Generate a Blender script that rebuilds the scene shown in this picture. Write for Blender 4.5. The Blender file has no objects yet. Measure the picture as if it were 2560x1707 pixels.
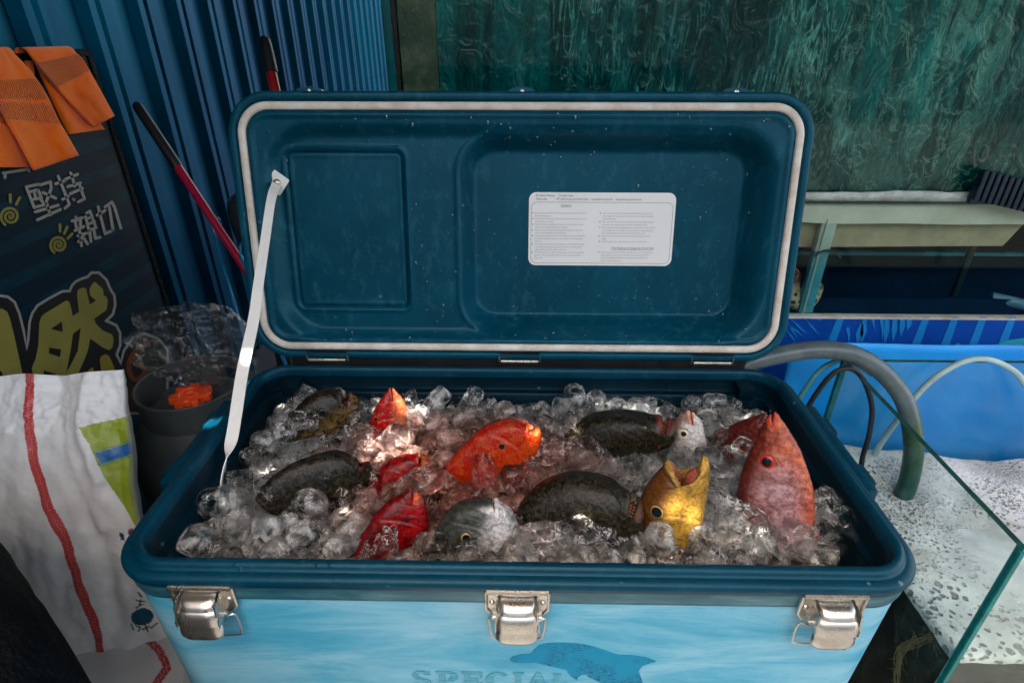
import bpy, bmesh, math, random
import numpy as np
from mathutils import Vector, Matrix, noise
from mathutils.geometry import tessellate_polygon
random.seed(7); rng = np.random.default_rng(7)
sc = bpy.context.scene
COL = sc.collection
PI = math.pi
GZ = -0.56           # ground height; z = 0 is the top of the cooler's rim

# ------------------------------------------------------------ camera, sky, sun, exposure
CP = np.array([0.0032, -0.373, 0.46]); PITCH, YAW, ROLL, FPX = 0.5025, -0.0154, 0.001, 1451.458
FW = np.array([math.sin(YAW)*math.cos(PITCH), math.cos(YAW)*math.cos(PITCH), -math.sin(PITCH)])
RT = np.array([math.cos(YAW), -math.sin(YAW), 0.0]); UP = np.cross(RT, FW)
RR = math.cos(ROLL)*RT + math.sin(ROLL)*UP; UU = -math.sin(ROLL)*RT + math.cos(ROLL)*UP
cam = bpy.data.cameras.new('camera'); camo = bpy.data.objects.new('camera', cam); COL.objects.link(camo)
camo.matrix_world = Matrix(((RR[0], UU[0], -FW[0], CP[0]), (RR[1], UU[1], -FW[1], CP[1]), (RR[2], UU[2], -FW[2], CP[2]), (0, 0, 0, 1)))
cam.sensor_width = 36; cam.lens = FPX/2560*36; cam.clip_start = 0.02; cam.clip_end = 500
cam.dof.use_dof = True; cam.dof.focus_distance = 0.66; cam.dof.aperture_fstop = 11
sc.camera = camo
SUN = Vector((-0.12, -0.22, 0.97)).normalized()      # direction towards the sun
w = bpy.data.worlds.new('World'); sc.world = w; w.use_nodes = True
wn = w.node_tree; bg = wn.nodes['Background']
sky = wn.nodes.new('ShaderNodeTexSky'); sky.sky_type = 'NISHITA'; sky.sun_disc = False
sky.sun_elevation = math.asin(SUN.z); sky.sun_rotation = math.atan2(SUN.x, SUN.y)
sky.dust_density = 3.0; sky.air_density = 1.0
wb = wn.nodes.new('ShaderNodeMix'); wb.data_type = 'RGBA'; wb.blend_type = 'MULTIPLY'; wb.inputs[0].default_value = 1.0; wb.inputs[7].default_value = (1.18, 1.0, .76, 1)
wn.links.new(sky.outputs[0], wb.inputs[6]); wn.links.new(wb.outputs[2], bg.inputs[0]); bg.inputs[1].default_value = 0.15
sl = bpy.data.lights.new('sun', 'SUN'); sl.energy = 5.0; sl.angle = math.radians(0.5); sl.color = (1.0, 0.93, 0.82)
so = bpy.data.objects.new('sun', sl); COL.objects.link(so); so.rotation_euler = SUN.to_track_quat('Z', 'Y').to_euler()
sc.view_settings.view_transform = 'Standard'; sc.view_settings.look = 'None'
sc.view_settings.exposure = 2.5; sc.view_settings.gamma = 1.0; sc.view_settings.use_curve_mapping = False
cy = sc.cycles
cy.max_bounces = 14; cy.transmission_bounces = 12; cy.transparent_max_bounces = 24; cy.glossy_bounces = 5; cy.diffuse_bounces = 4
cy.caustics_reflective = False; cy.caustics_refractive = True; cy.use_denoising = True
cy.sample_clamp_indirect = 6.0; cy.use_adaptive_sampling = True; cy.adaptive_threshold = 0.02

# ------------------------------------------------------------ rays through photograph pixels -> points on real surfaces
def ray(px, py): return FW + (px-1280)/FPX*RR - (py-853.5)/FPX*UU
def onX(px, py, X): d = ray(px, py); return Vector(CP + d*(X-CP[0])/d[0])
def onY(px, py, Y): d = ray(px, py); return Vector(CP + d*(Y-CP[1])/d[1])
def onZ(px, py, Z): d = ray(px, py); return Vector(CP + d*(Z-CP[2])/d[2])
def onPl(px, py, O, N):
    d = ray(px, py); O = np.array(O); N = np.array(N); return Vector(CP + d*(((O-CP)@N)/(d@N)))
def at(px, py, dep): return Vector(CP + ray(px, py)*dep)

# ------------------------------------------------------------ materials
def new_mat(name):
    m = bpy.data.materials.new(name); m.use_nodes = True; m.node_tree.nodes.clear()
    return m, m.node_tree
class NT:
    def __init__(s, name):
        s.m, s.t = new_mat(name); s.out = s.t.nodes.new('ShaderNodeOutputMaterial')
    def n(s, typ, ins=None, **kw):
        nd = s.t.nodes.new(typ)
        for k, v in kw.items(): setattr(nd, k, v)
        for k, v in (ins or {}).items(): s.set(nd, k, v)
        return nd
    def set(s, nd, k, v):
        i = nd.inputs[k]
        if hasattr(v, 'outputs'): s.t.links.new(v.outputs[0], i)
        elif isinstance(v, bpy.types.NodeSocket): s.t.links.new(v, i)
        else:
            if i.type == 'RGBA' and len(v) == 3: v = (*v, 1)
            i.default_value = v
    def coord(s, kind='Object', scale=(1, 1, 1), rot=(0, 0, 0)):
        c = s.n('ShaderNodeTexCoord'); mp = s.n('ShaderNodeMapping', {'Vector': c.outputs[kind], 'Scale': scale, 'Rotation': rot}); return mp
    def noise(s, vec, scale, detail=5, rough=.55, dist=0.0):
        return s.n('ShaderNodeTexNoise', {'Vector': vec, 'Scale': scale, 'Detail': detail, 'Roughness': rough, 'Distortion': dist})
    def ramp(s, fac, stops):
        r = s.n('ShaderNodeValToRGB', {'Fac': fac}); e = r.color_ramp.elements
        while len(e) < len(stops): e.new(.5)
        for q, (p, c) in zip(e, stops): q.position = p; q.color = (*c, 1) if len(c) == 3 else c
        return r
    def mask(s, fac, a, b): return s.ramp(fac, [(a, (0, 0, 0)), (b, (1, 1, 1))])
    def mix(s, fac, a, b, mode='MIX'):
        x = s.n('ShaderNodeMix', data_type='RGBA', blend_type=mode)
        s.set(x, 0, fac if not hasattr(fac, 'outputs') else fac.outputs[0])
        for i, v in ((6, a), (7, b)):
            s.set(x, i, v)
        return x.outputs[2]
    def math(s, op, a, b=0.0):
        x = s.n('ShaderNodeMath', operation=op); s.set(x, 0, a); s.set(x, 1, b); return x
    def bump(s, h, strength=.3, dist=.01, prev=None):
        b = s.n('ShaderNodeBump', {'Height': h, 'Strength': strength, 'Distance': dist})
        if prev: s.set(b, 'Normal', prev)
        return b
    def bsdf(s, **kw):
        b = s.n('ShaderNodeBsdfPrincipled')
        for k, v in kw.items(): s.set(b, k.replace('_', ' '), v)
        s.t.links.new(b.outputs[0], s.out.inputs[0]); return b
M = {}
def simple(name, col, rough=.5, metal=0.0, var=.25, scale=30, bump=.15, bdist=.002, coord='Object', spec=.35):
    s = NT(name); v = s.coord(coord); n1 = s.noise(v, scale, 6, .6)
    dark = tuple(c*(1-var) for c in col); lite = tuple(min(1, c*(1+var)) for c in col)
    c = s.ramp(n1, [(.3, dark), (.7, lite)])
    n2 = s.noise(v, scale*4, 4)
    rr = s.n('ShaderNodeMapRange', {'Value': n1.outputs[0], 'To Min': max(.02, rough-.1), 'To Max': min(1, rough+.12)})
    s.bsdf(Base_Color=c.outputs[0], Roughness=rr.outputs[0], Metallic=metal, Normal=s.bump(n2, bump, bdist).outputs[0], Specular_IOR_Level=spec)
    M[name] = s.m; return s.m

def cooler_plastic(name, col, scuff_sheen, amt=.35):
    s = NT(name); v = s.coord('Object')
    n1 = s.noise(v, 9, 6, .6); n2 = s.noise(s.coord('Object', (16, 20, 7)), 4, 7, .75); n3 = s.noise(v, 160, 3, .6)
    c = s.ramp(n1, [(.3, tuple(x*.8 for x in col)), (.7, tuple(x*1.2 for x in col))])
    sc_ = s.math('MULTIPLY', s.mask(n2, .52, .8), amt)
    c2 = s.mix(sc_, c.outputs[0], scuff_sheen)
    vo = s.n('ShaderNodeTexVoronoi', {'Vector': s.coord('Object'), 'Scale': 42.0, 'Randomness': 1.0})
    spk = s.math('MULTIPLY', s.math('LESS_THAN', vo.outputs['Distance'], .10), s.mask(s.noise(v, 5, 2), .5, .62))
    c3 = s.mix(s.math('MULTIPLY', spk, .25), c2, (.35, .48, .52))
    # drops of water standing on the plastic
    vd = s.n('ShaderNodeTexVoronoi', {'Vector': s.coord('Object'), 'Scale': 75.0, 'Randomness': 1.0})
    drop = s.math('MULTIPLY', s.n('ShaderNodeMapRange', {'Value': vd.outputs['Distance'], 'From Min': .0, 'From Max': .22, 'To Min': 1.0, 'To Max': 0.0}).outputs[0], s.mask(s.noise(v, 14, 2), .54, .6))
    b = s.bump(n3, .12, .001); b2 = s.bump(drop, .35, .002, b.outputs[0])
    r = s.n('ShaderNodeMapRange', {'Value': n1.outputs[0], 'To Min': .27, 'To Max': .48})
    r2 = s.math('MULTIPLY', r, s.math('SUBTRACT', 1.0, s.math('MULTIPLY', drop, .3)))
    s.bsdf(Base_Color=c3, Roughness=r2.outputs[0], Normal=b2.outputs[0], Specular_IOR_Level=.30, Specular_Tint=(.45, .85, 1, 1))
    M[name] = s.m
cooler_plastic('teal_plastic', (.0, .050, .088), (.05, .19, .26), .45)  # pale scuffs, strengthened to paint in a wet sheen on the lid too
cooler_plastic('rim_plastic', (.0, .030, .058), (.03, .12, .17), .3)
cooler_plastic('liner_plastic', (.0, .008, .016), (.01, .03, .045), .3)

def body_mat():
    s = NT('body_blue'); v = s.coord('Object', (2.0, 2, 7.5)); n1 = s.noise(v, 2.6, 9, .66, .5)
    n2 = s.noise(s.coord('Object', (3, 3, 60)), 6, 6, .7, .3); n3 = s.noise(s.coord('Object', (90, 3, 6), (0, .5, 0)), 5, 5, .7)
    c = s.ramp(n1, [(.26, (.01, .24, .42)), (.42, (.07, .36, .54)), (.56, (.18, .46, .62)), (.8, (.30, .55, .70))])
    c2 = s.mix(s.math('MULTIPLY', s.mask(n2, .5, .75), .45), c.outputs[0], (.03, .24, .37))
    c3 = s.mix(s.math('MULTIPLY', s.mask(n3, .62, .72), .35), c2, (.02, .18, .28))
    s.bsdf(Base_Color=c3, Roughness=.5, Normal=s.bump(s.noise(s.coord('Object', (20, 3, 160)), 8, 4), .08, .001).outputs[0])
    M['body_blue'] = s.m
body_mat()
def band_mat():
    s = NT('rim_band'); n1 = s.noise(s.coord('Object', (3, 3, 12)), 5, 7, .65, .5)
    c = s.ramp(n1, [(.35, (.006, .075, .115)), (.55, (.03, .13, .17)), (.75, (.12, .26, .30))])
    s.bsdf(Base_Color=c.outputs[0], Roughness=.45, Normal=s.bump(s.noise(s.coord('Object'), 120), .1, .001).outputs[0]); M['rim_band'] = s.m
band_mat()
def gasket_mat():
    s = NT('gasket'); v = s.coord('Object'); n1 = s.noise(v, 26, 6, .7); n2 = s.noise(s.coord('Object', (80, 8, 8)), 6, 5, .7)
    c = s.ramp(n1, [(.3, (.50, .42, .34)), (.6, (.72, .68, .62)), (.8, (.78, .76, .72))])
    c2 = s.mix(s.math('MULTIPLY', s.mask(n2, .68, .76), .7), c.outputs[0], (.08, .07, .06))
    s.bsdf(Base_Color=c2, Roughness=.6, Normal=s.bump(n2, .2, .001).outputs[0]); M['gasket'] = s.m
gasket_mat()
def steel_mat(name, rust):
    s = NT(name); v = s.coord('Object'); n1 = s.noise(v, 60, 6, .7); n2 = s.noise(s.coord('Object', (10, 10, 200)), 8, 4)
    c = s.mix(s.math('MULTIPLY', s.mask(n1, .5, .72), rust), (.58, .56, .52), (.18, .11, .05))
    r = s.n('ShaderNodeMapRange', {'Value': n1.outputs[0], 'To Min': .16, 'To Max': .42})
    s.bsdf(Base_Color=c, Metallic=.95, Roughness=r.outputs[0], Normal=s.bump(n2, .1, .0006).outputs[0]); M[name] = s.m
steel_mat('steel', .25); steel_mat('old_steel', .8)
simple('hinge_metal', (.62, .58, .5), .3, .9, .3, 80)
simple('black_rubber', (.012, .012, .013), .45, 0, .4, 40)
simple('black_film', (.004, .005, .006), .6, 0, .4, 30, .8, .01, spec=.04)
simple('strap_white', (.80, .79, .76), .55, 0, .05, 40, .1, .0006)
simple('label_white', (.84, .84, .83), .35, 0, .03, 10, .02, .0003)
simple('ink', (.10, .12, .14), .5, 0, .0, 10, 0)
simple('ink_faint', (.35, .38, .41), .5, 0, .0, 10, 0)
def decal_mat():
    s = NT('decal_blue'); n1 = s.noise(s.coord('Object', (40, 5, 200)), 5, 4, .8); n0 = s.noise(s.coord('Object'), 22, 2)
    f = s.math('MULTIPLY', s.mask(n1, .53, .57), s.mask(n0, .44, .52))
    c = s.mix(f, (.0, .22, .40), (.0, .015, .04))
    s.bsdf(Base_Color=c, Roughness=.5, Specular_IOR_Level=.2); M['decal_blue'] = s.m
    s = NT('decal_letter'); n1 = s.noise(s.coord('Object', (5, 5, 300)), 5, 3, .8)
    c = s.mix(s.mask(n1, .45, .6), (.0, .23, .35), (.14, .40, .52)); s.bsdf(Base_Color=c, Roughness=.5); M['decal_letter'] = s.m
decal_mat()

def ice_mat(name, milk, tint, rough=.02):
    s = NT(name); v = s.coord('Object'); n1 = s.noise(v, 55, 3, .5, .6); n2 = s.noise(v, 190, 3, .6, .5)
    b = s.bump(n1, .7, .007); b2 = s.bump(n2, .55, .0022, b.outputs[0])
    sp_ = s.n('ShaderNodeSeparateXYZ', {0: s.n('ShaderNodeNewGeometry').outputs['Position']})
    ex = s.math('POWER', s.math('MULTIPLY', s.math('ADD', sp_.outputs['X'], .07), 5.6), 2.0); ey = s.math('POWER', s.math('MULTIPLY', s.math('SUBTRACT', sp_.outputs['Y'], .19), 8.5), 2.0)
    red_glow = s.n('ShaderNodeMapRange', {'Value': s.math('ADD', ex, ey), 'From Min': 1.5, 'From Max': .1, 'To Min': 0.0, 'To Max': 1.0})  # pink glow from the red fish, painted into the ice by position
    g = s.n('ShaderNodeBsdfGlass', {'Color': s.mix(red_glow, tint, (1.0, .86, .82)), 'Roughness': rough, 'IOR': 1.31, 'Normal': b2.outputs[0]})
    t = s.n('ShaderNodeBsdfTransparent', {'Color': (.95, .95, .95, 1)})
    d = s.n('ShaderNodeBsdfPrincipled', {'Base Color': s.mix(red_glow, (.95, .94, .92), (.92, .62, .54)), 'Roughness': .25, 'Normal': b2.outputs[0], 'Transmission Weight': .3, 'IOR': 1.31})
    m1 = s.n('ShaderNodeMixShader', {0: .08, 1: g.outputs[0], 2: t.outputs[0]})
    n3 = s.noise(s.coord('Object'), 70, 4, .6)
    f = s.math('MULTIPLY', s.mask(n3, .45, .7), milk)
    rd = s.noise(s.coord('Object', (1, 1, .45)), 95, 4, .6, 1.4); ln = s.math('LESS_THAN', s.math('ABSOLUTE', s.math('SUBTRACT', rd.outputs[0], .5)), .014)
    n5 = s.noise(s.coord('Object'), 60, 2); f = s.math('MAXIMUM', f, s.math('MULTIPLY', s.math('MULTIPLY', ln, s.mask(n5, .45, .55)), .7))
    m2 = s.n('ShaderNodeMixShader', {0: f.outputs[0], 1: m1.outputs[0], 2: d.outputs[0]})
    s.t.links.new(m2.outputs[0], s.out.inputs[0]); M[name] = s.m
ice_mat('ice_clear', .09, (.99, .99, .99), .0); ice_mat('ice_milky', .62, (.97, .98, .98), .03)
def ice_base():
    s = NT('ice_bed'); v = s.coord('Object'); n1 = s.noise(v, 34, 6, .65, 1.2)
    c = s.ramp(n1, [(.3, (.40, .33, .29)), (.55, (.70, .63, .58)), (.75, (.88, .86, .83))])
    s.bsdf(Base_Color=c.outputs[0], Roughness=.2, Normal=s.bump(n1, .9, .012).outputs[0], Specular_IOR_Level=.6); M['ice_bed'] = s.m
ice_base()
def glass_mat(name, tint, gloss, haze=0.0):
    s = NT(name); t = s.n('ShaderNodeBsdfTransparent', {'Color': (*tint, 1)}); g = s.n('ShaderNodeBsdfGlossy', {'Roughness': .04, 'Color': (.9, .95, .95, 1)})
    lw = s.n('ShaderNodeLayerWeight', {'Blend': .5}); fr = s.math('ADD', .04, s.math('MULTIPLY', s.math('POWER', lw.outputs['Facing'], 5.0), .9)); f = s.math('MULTIPLY', fr, gloss)
    m = s.n('ShaderNodeMixShader', {0: f.outputs[0], 1: t.outputs[0], 2: g.outputs[0]})
    if haze:
        d = s.n('ShaderNodeBsdfDiffuse', {'Color': (.6, .65, .62, 1)}); n1 = s.noise(s.coord('Object'), 30, 5)
        f2 = s.math('MULTIPLY', s.mask(n1, .45, .8), haze)
        m = s.n('ShaderNodeMixShader', {0: f2.outputs[0], 1: m.outputs[0], 2: d.outputs[0]})
    s.t.links.new(m.outputs[0], s.out.inputs[0]); M[name] = s.m
glass_mat('pane_glass', (.92, .97, .96), .8, .035)
glass_mat('dark_pane', (.90, .95, .92), .30, 0.0)
simple('pane_edge', (.01, .16, .15), .12, 0, .3, 60, .05)
simple('dark_pane_edge', (.01, .05, .045), .15, 0, .3, 60, .05)
def clear_bag():
    s = NT('clear_film'); v = s.coord('Object'); n1 = s.noise(v, 22, 4, .6, 1.5)
    b = s.bump(n1, 1.0, .02)
    t = s.n('ShaderNodeBsdfTransparent', {'Color': (.93, .93, .93, 1)}); g = s.n('ShaderNodeBsdfGlossy', {'Roughness': .08, 'Color': (1, 1, 1, 1), 'Normal': b.outputs[0]})
    lw = s.n('ShaderNodeLayerWeight', {'Blend': .5, 'Normal': b.outputs[0]}); fr = s.math('ADD', .05, s.math('MULTIPLY', s.math('POWER', lw.outputs['Facing'], 4.0), .35))
    m = s.n('ShaderNodeMixShader', {0: fr.outputs[0], 1: t.outputs[0], 2: g.outputs[0]}); s.t.links.new(m.outputs[0], s.out.inputs[0]); M['clear_film'] = s.m
clear_bag()

# ------------------------------------------------------------ mesh helpers
def link(name, me, mats, parent=None, smooth=True):
    o = bpy.data.objects.new(name, me); COL.objects.link(o)
    for m in (mats if isinstance(mats, (list, tuple)) else [mats]): me.materials.append(M[m] if isinstance(m, str) else m)
    if smooth: me.polygons.foreach_set('use_smooth', [True]*len(me.polygons))
    if parent is not None: o.parent = parent
    return o
def sharp(me, ang=35):
    me.set_sharp_from_angle(angle=math.radians(ang)) if hasattr(me, 'set_sharp_from_angle') else None
def mesh(name, verts, faces, mats, parent=None, smooth=True, idx=None, ang=None):
    me = bpy.data.meshes.new(name); me.from_pydata([tuple(v) for v in verts], [], faces); me.update()
    o = link(name, me, mats, parent, smooth)
    if idx is not None: me.polygons.foreach_set('material_index', idx)
    if ang: sharp(me, ang)
    return o
def tag(o, label=None, cat=None, group=None, kind=None):
    if label: o['label'] = label
    if cat: o['category'] = cat
    if group: o['group'] = group
    if kind: o['kind'] = kind
    return o
def empty(name, loc=(0, 0, 0)):
    o = bpy.data.objects.new(name, None); o.empty_display_size = .05; o.location = loc; COL.objects.link(o); return o
def settle(root, kids):
    """children were modelled in world coordinates: keep them there under a root at its own base point"""
    for k in kids:
        k.matrix_parent_inverse = Matrix.Translation(root.location).inverted()
class B:
    """collects several shapes into one mesh"""
    def __init__(s): s.v = []; s.f = []; s.i = []
    def add(s, v, f, mi=0):
        o = len(s.v); s.v += [Vector(x) for x in v]; s.f += [tuple(a+o for a in q) for q in f]; s.i += [mi]*len(f); return s
    def box(s, lo, hi, mi=0, bev=0.0):
        bm = bmesh.new(); bmesh.ops.create_cube(bm, size=1)
        for v in bm.verts: v.co = Vector([(lo[k]+hi[k])/2 + v.co[k]*(hi[k]-lo[k]) for k in range(3)])
        if bev: bmesh.ops.bevel(bm, geom=bm.edges[:], offset=bev, segments=2, affect='EDGES', profile=.6)
        bm.verts.index_update(); s.add([v.co.copy() for v in bm.verts], [[v.index for v in f.verts] for f in bm.faces], mi); bm.free(); return s
    def tube(s, pts, r, seg=12, mi=0, cap=True, flat=None):
        pts = [Vector(p) for p in pts]; n = len(pts); rs = r if isinstance(r, (list, tuple)) else [r]*n
        vs = []; fs = []; up = None
        for i, p in enumerate(pts):
            t = (pts[min(i+1, n-1)] - pts[max(i-1, 0)]).normalized()
            if up is None: up = t.orthogonal().normalized()
            up = (up - t*up.dot(t)).normalized(); sd = t.cross(up)
            for k in range(seg):
                a = 2*PI*k/seg; vs.append(p + (up*math.cos(a) + sd*math.sin(a))*rs[i])
        for i in range(n-1):
            for k in range(seg): fs.append((i*seg+k, i*seg+(k+1) % seg, (i+1)*seg+(k+1) % seg, (i+1)*seg+k))
        if cap: fs.append(tuple(range(seg))[::-1]); fs.append(tuple((n-1)*seg+k for k in range(seg)))
        return s.add(vs, fs, mi)
    def lathe(s, prof, c, ax=(0, 0, 1), seg=32, mi=0, capa=False, capb=False):
        ax = Vector(ax).normalized(); u = ax.orthogonal().normalized(); w_ = ax.cross(u); c = Vector(c); vs = []; fs = []
        for (r, z) in prof:
            for k in range(seg): a = 2*PI*k/seg; vs.append(c + ax*z + (u*math.cos(a)+w_*math.sin(a))*r)
        for i in range(len(prof)-1):
            for k in range(seg): fs.append((i*seg+k, i*seg+(k+1) % seg, (i+1)*seg+(k+1) % seg, (i+1)*seg+k))
        if capa: fs.append(tuple(range(seg))[::-1])
        if capb: fs.append(tuple((len(prof)-1)*seg+k for k in range(seg)))
        return s.add(vs, fs, mi)
    def poly(s, pts3, nrm, thick=.0008, mi=0):
        """a flat outline with a real thickness"""
        nrm = Vector(nrm).normalized(); n = len(pts3); tr = tessellate_polygon([[Vector(p) for p in pts3]])
        vs = [Vector(p)+nrm*thick for p in pts3] + [Vector(p) for p in pts3]; fs = []
        for t in tr:
            a, b_, c_ = [vs[k] for k in t]
            fs.append(tuple(t) if (b_-a).cross(c_-a).dot(nrm) > 0 else tuple(t)[::-1])
        fs += [(k, (k+1) % n, n+(k+1) % n, n+k) for k in range(n)]
        return s.add(vs, fs, mi)
    def out(s, name, mats, parent=None, smooth=True, ang=35):
        return mesh(name, s.v, s.f, mats, parent, smooth, s.i, ang)
def catmull(pts, n):
    pts = [np.array(p, float) for p in pts]; m = len(pts); out = []
    for i in range(n):
        t = i/(n-1)*(m-1); k = min(int(t), m-2); f = t-k
        p0 = pts[k-1] if k > 0 else 2*pts[0]-pts[1]; p1 = pts[k]; p2 = pts[k+1]; p3 = pts[k+2] if k+2 < m else 2*pts[-1]-pts[-2]
        out.append(.5*((2*p1)+(-p0+p2)*f+(2*p0-5*p1+4*p2-p3)*f*f+(-p0+3*p1-3*p2+p3)*f**3))
    return out
def rrect(x0, x1, y0, y1, r, seg=9):
    r = max(r, .002); pts = []
    for cx, cy_, a0 in ((x1-r, y0+r, -PI/2), (x1-r, y1-r, 0), (x0+r, y1-r, PI/2), (x0+r, y0+r, PI)):
        for k in range(seg+1): a = a0+PI/2*k/seg; pts.append((cx+r*math.cos(a), cy_+r*math.sin(a)))
    return pts
def rings(prof, rect, R, f3, close_last=False, close_first=False, seg=9):
    """prof: (inset, height); rect: x0,x1,y0,y1; f3(x,y,h)->3D"""
    vs = []; fs = []; n = 4*(seg+1)
    for ins, h in prof:
        for x, y in rrect(rect[0]+ins, rect[1]-ins, rect[2]+ins, rect[3]-ins, R-ins, seg): vs.append(f3(x, y, h))
    for i in range(len(prof)-1):
        for k in range(n): fs.append((i*n+k, i*n+(k+1) % n, (i+1)*n+(k+1) % n, (i+1)*n+k))
    if close_last: fs.append(tuple((len(prof)-1)*n+k for k in range(n)))
    if close_first: fs.append(tuple(range(n))[::-1])
    return vs, fs
def sdrr(x, y, x0, x1, y0, y1, r):
    cx, cy_ = (x0+x1)/2, (y0+y1)/2; qx = abs(x-cx)-(x1-x0)/2+r; qy = abs(y-cy_)-(y1-y0)/2+r
    return math.hypot(max(qx, 0), max(qy, 0))+min(max(qx, qy), 0)-r
def sst(a, b, x):
    t = min(1, max(0, (x-a)/(b-a))); return t*t*(3-2*t)
def text_mesh(bld, s, size, f3, x, y, mi=0, align='LEFT', sx=1.0):
    c = bpy.data.curves.new('t', 'FONT'); c.body = s; c.size = size; c.align_x = align; c.resolution_u = 2
    o = bpy.data.objects.new('t', c); COL.objects.link(o); bpy.context.view_layer.update()
    me = bpy.data.meshes.new_from_object(o.evaluated_get(bpy.context.evaluated_depsgraph_get()))
    bld.add([f3(x+v.co.x*sx, y+v.co.y) for v in me.vertices], [tuple(p.vertices) for p in me.polygons], mi)
    bpy.data.objects.remove(o); bpy.data.curves.remove(c); bpy.data.meshes.remove(me)

# ============================================================ THE SETTING
simple('floor_mat', (.055, .052, .05), .5, 0, .3, 6, .3, .01)
tag(mesh('floor', [(-40, -40, GZ), (40, -40, GZ), (40, 40, GZ), (-40, 40, GZ)], [(0, 1, 2, 3)], 'floor_mat', smooth=False), kind='structure')

def wall_mat():
    s = NT('blue_steel'); n1 = s.noise(s.coord('Object', (1, 1, .3)), 5, 6, .6); n2 = s.noise(s.coord('Object', (1, 1, .12)), 22, 5, .7)
    c = s.ramp(n1, [(.3, (.0, .027, .062)), (.7, (.0, .072, .14))])
    c2 = s.mix(s.math('MULTIPLY', s.mask(n2, .62, .8), .4), c.outputs[0], (.01, .03, .04))
    s.bsdf(Base_Color=c2, Roughness=.36, Metallic=.72, Specular_Tint=(.05, .45, .8, 1), Normal=s.bump(n2, .05, .002).outputs[0]); M['blue_steel'] = s.m
wall_mat()
def corrugated():
    prof = []
    # one pitch is 0.2 m: wide pan, then a raised rib with a little crease beside it
    for n in range(-9, 26):
        y = .843+.2*n
        for dy, dx in ((-.1, 0), (-.042, 0), (-.028, .022), (-.006, .022), (.004, .014), (.012, .022), (.026, .022), (.04, 0), (.0999, 0)):
            prof.append((-.915-.0107*max(n, 0)+dx, y+dy))
    zs = (GZ, 1.75); v = [(x, y, z) for z in zs for x, y in prof]; m = len(prof)
    v += [(x-.004, y, z) for z in zs for x, y in prof]
    f = [(i+1, i, m+i, m+i+1) for i in range(m-1)] + [(2*m+i, 2*m+i+1, 3*m+i+1, 3*m+i) for i in range(m-1)]
    f += [(m+i, 3*m+i, 3*m+i+1, m+i+1) for i in range(m-1)]
    return mesh('corrugated_wall', v, f, 'blue_steel', smooth=False)
tag(corrugated(), 'tall blue corrugated steel wall with vertical ribs on the left', 'wall')

# panel added out of view to shade the stall; holes throw sun patches
simple('shade_panel_mat', (.10, .10, .11), .7, 0, .2, 5)
AZ = 1.25
def shade_panel():
    b = B()
    tg = [(onZ(975, 1120, -.03), .075, .045), (onZ(1030, 1030, -.03), .035, .03), (onZ(120, 1530, -.36), .09, .06), (Vector((-.405, .24, 0)), .03, .02), (Vector((-.405, .33, 0)), .025, .02)]
    rh = random.Random(5); tg += [(Vector((rh.uniform(-.33, .33), rh.uniform(.06, .33), -.05)), .018, .014) for _ in range(20)]
    holes = []
    for p, hx, hy in tg:
        q = p + SUN*((AZ-p.z)/SUN.z); holes.append((q.x-hx/2, q.x+hx/2, q.y-hy/2, q.y+hy/2))
    X = sorted({-1.3, 1.9} | {h[0] for h in holes} | {h[1] for h in holes}); Y = sorted({-.48, 2.6} | {h[2] for h in holes} | {h[3] for h in holes})
    for i in range(len(X)-1):
        for j in range(len(Y)-1):
            cx, cy_ = (X[i]+X[i+1])/2, (Y[j]+Y[j+1])/2
            if any(h[0] < cx < h[1] and h[2] < cy_ < h[3] for h in holes): continue
            b.box((X[i], Y[j], AZ), (X[i+1], Y[j+1], AZ+.012))
    return b.out('shade_panel', 'shade_panel_mat', smooth=False, ang=None)
tag(shade_panel(), 'added unseen panel above the fish stall, pierced to throw sun patches', 'shade_panel')

# unseen block added behind the camera to close off the low sky
simple('render_grey', (.16, .16, .15), .8, 0, .2, 2)
bb = B(); bb.box((-14, -9.0, GZ), (9, -6.0, 2.6))
for k in range(9): bb.box((-12.5+2.3*k, -5.999, .9), (-11.3+2.3*k, -5.97, 2.2))
tag(bb.out('sky_blocker', 'render_grey', smooth=False), 'added unseen grey block behind the camera that closes off the low sky', 'sky_blocker')

# ============================================================ COOLER
HO = Vector((0, .3852, .0168)); LA = math.radians(77.35)
VD = Vector((0, math.cos(LA), math.sin(LA))); ND = Vector((0, -math.sin(LA), math.cos(LA)))
def lidp(u, v, w_=0.0): return HO + Vector((u, 0, 0)) + VD*v + ND*w_
cooler = empty('cooler_box', (0, .19, GZ)); kids = []
RECT = (-.400, .400, -.005, .390)
# body shell
tp = [(0.006, -.0345), (.007, -.05), (.012, -.2), (.02, -.40), (.026, GZ+.02), (.034, GZ)]
v, f = rings([(.03, -.03)]+tp, RECT, .058, lambda x, y, h: Vector((x, y, h)), close_last=True)
f = [q[::-1] for q in f]
kids.append(mesh('body', v, f, 'body_blue', cooler, ang=40))
# rim: band outside, ledge, bead
pr = [(.008, -.036), (.0045, -.0345), (.0035, -.030), (.0035, -.018), (.0015, -.015), (0, -.011), (.0, -.006), (.0025, -.0028), (.009, -.002), (.0105, -.002), (.0115, .002), (.014, .0048), (.0175, .0055), (.0205, .0045), (.0225, .001), (.0235, -.004), (.024, -.008)]
v, f = rings(pr, RECT, .058, lambda x, y, h: Vector((x, y, h)), seg=12)
o = mesh('rim', v, f, ['rim_band', 'rim_plastic'], cooler); n4 = 4*13
o.data.polygons.foreach_set('material_index', [0 if i//n4 < 4 else 1 for i in range(len(o.data.polygons))]); kids.append(o)
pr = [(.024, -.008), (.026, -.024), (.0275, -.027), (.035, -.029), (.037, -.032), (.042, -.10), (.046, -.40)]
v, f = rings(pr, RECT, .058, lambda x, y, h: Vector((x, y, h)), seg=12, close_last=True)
b = B(); b.add(v, f)
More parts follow.
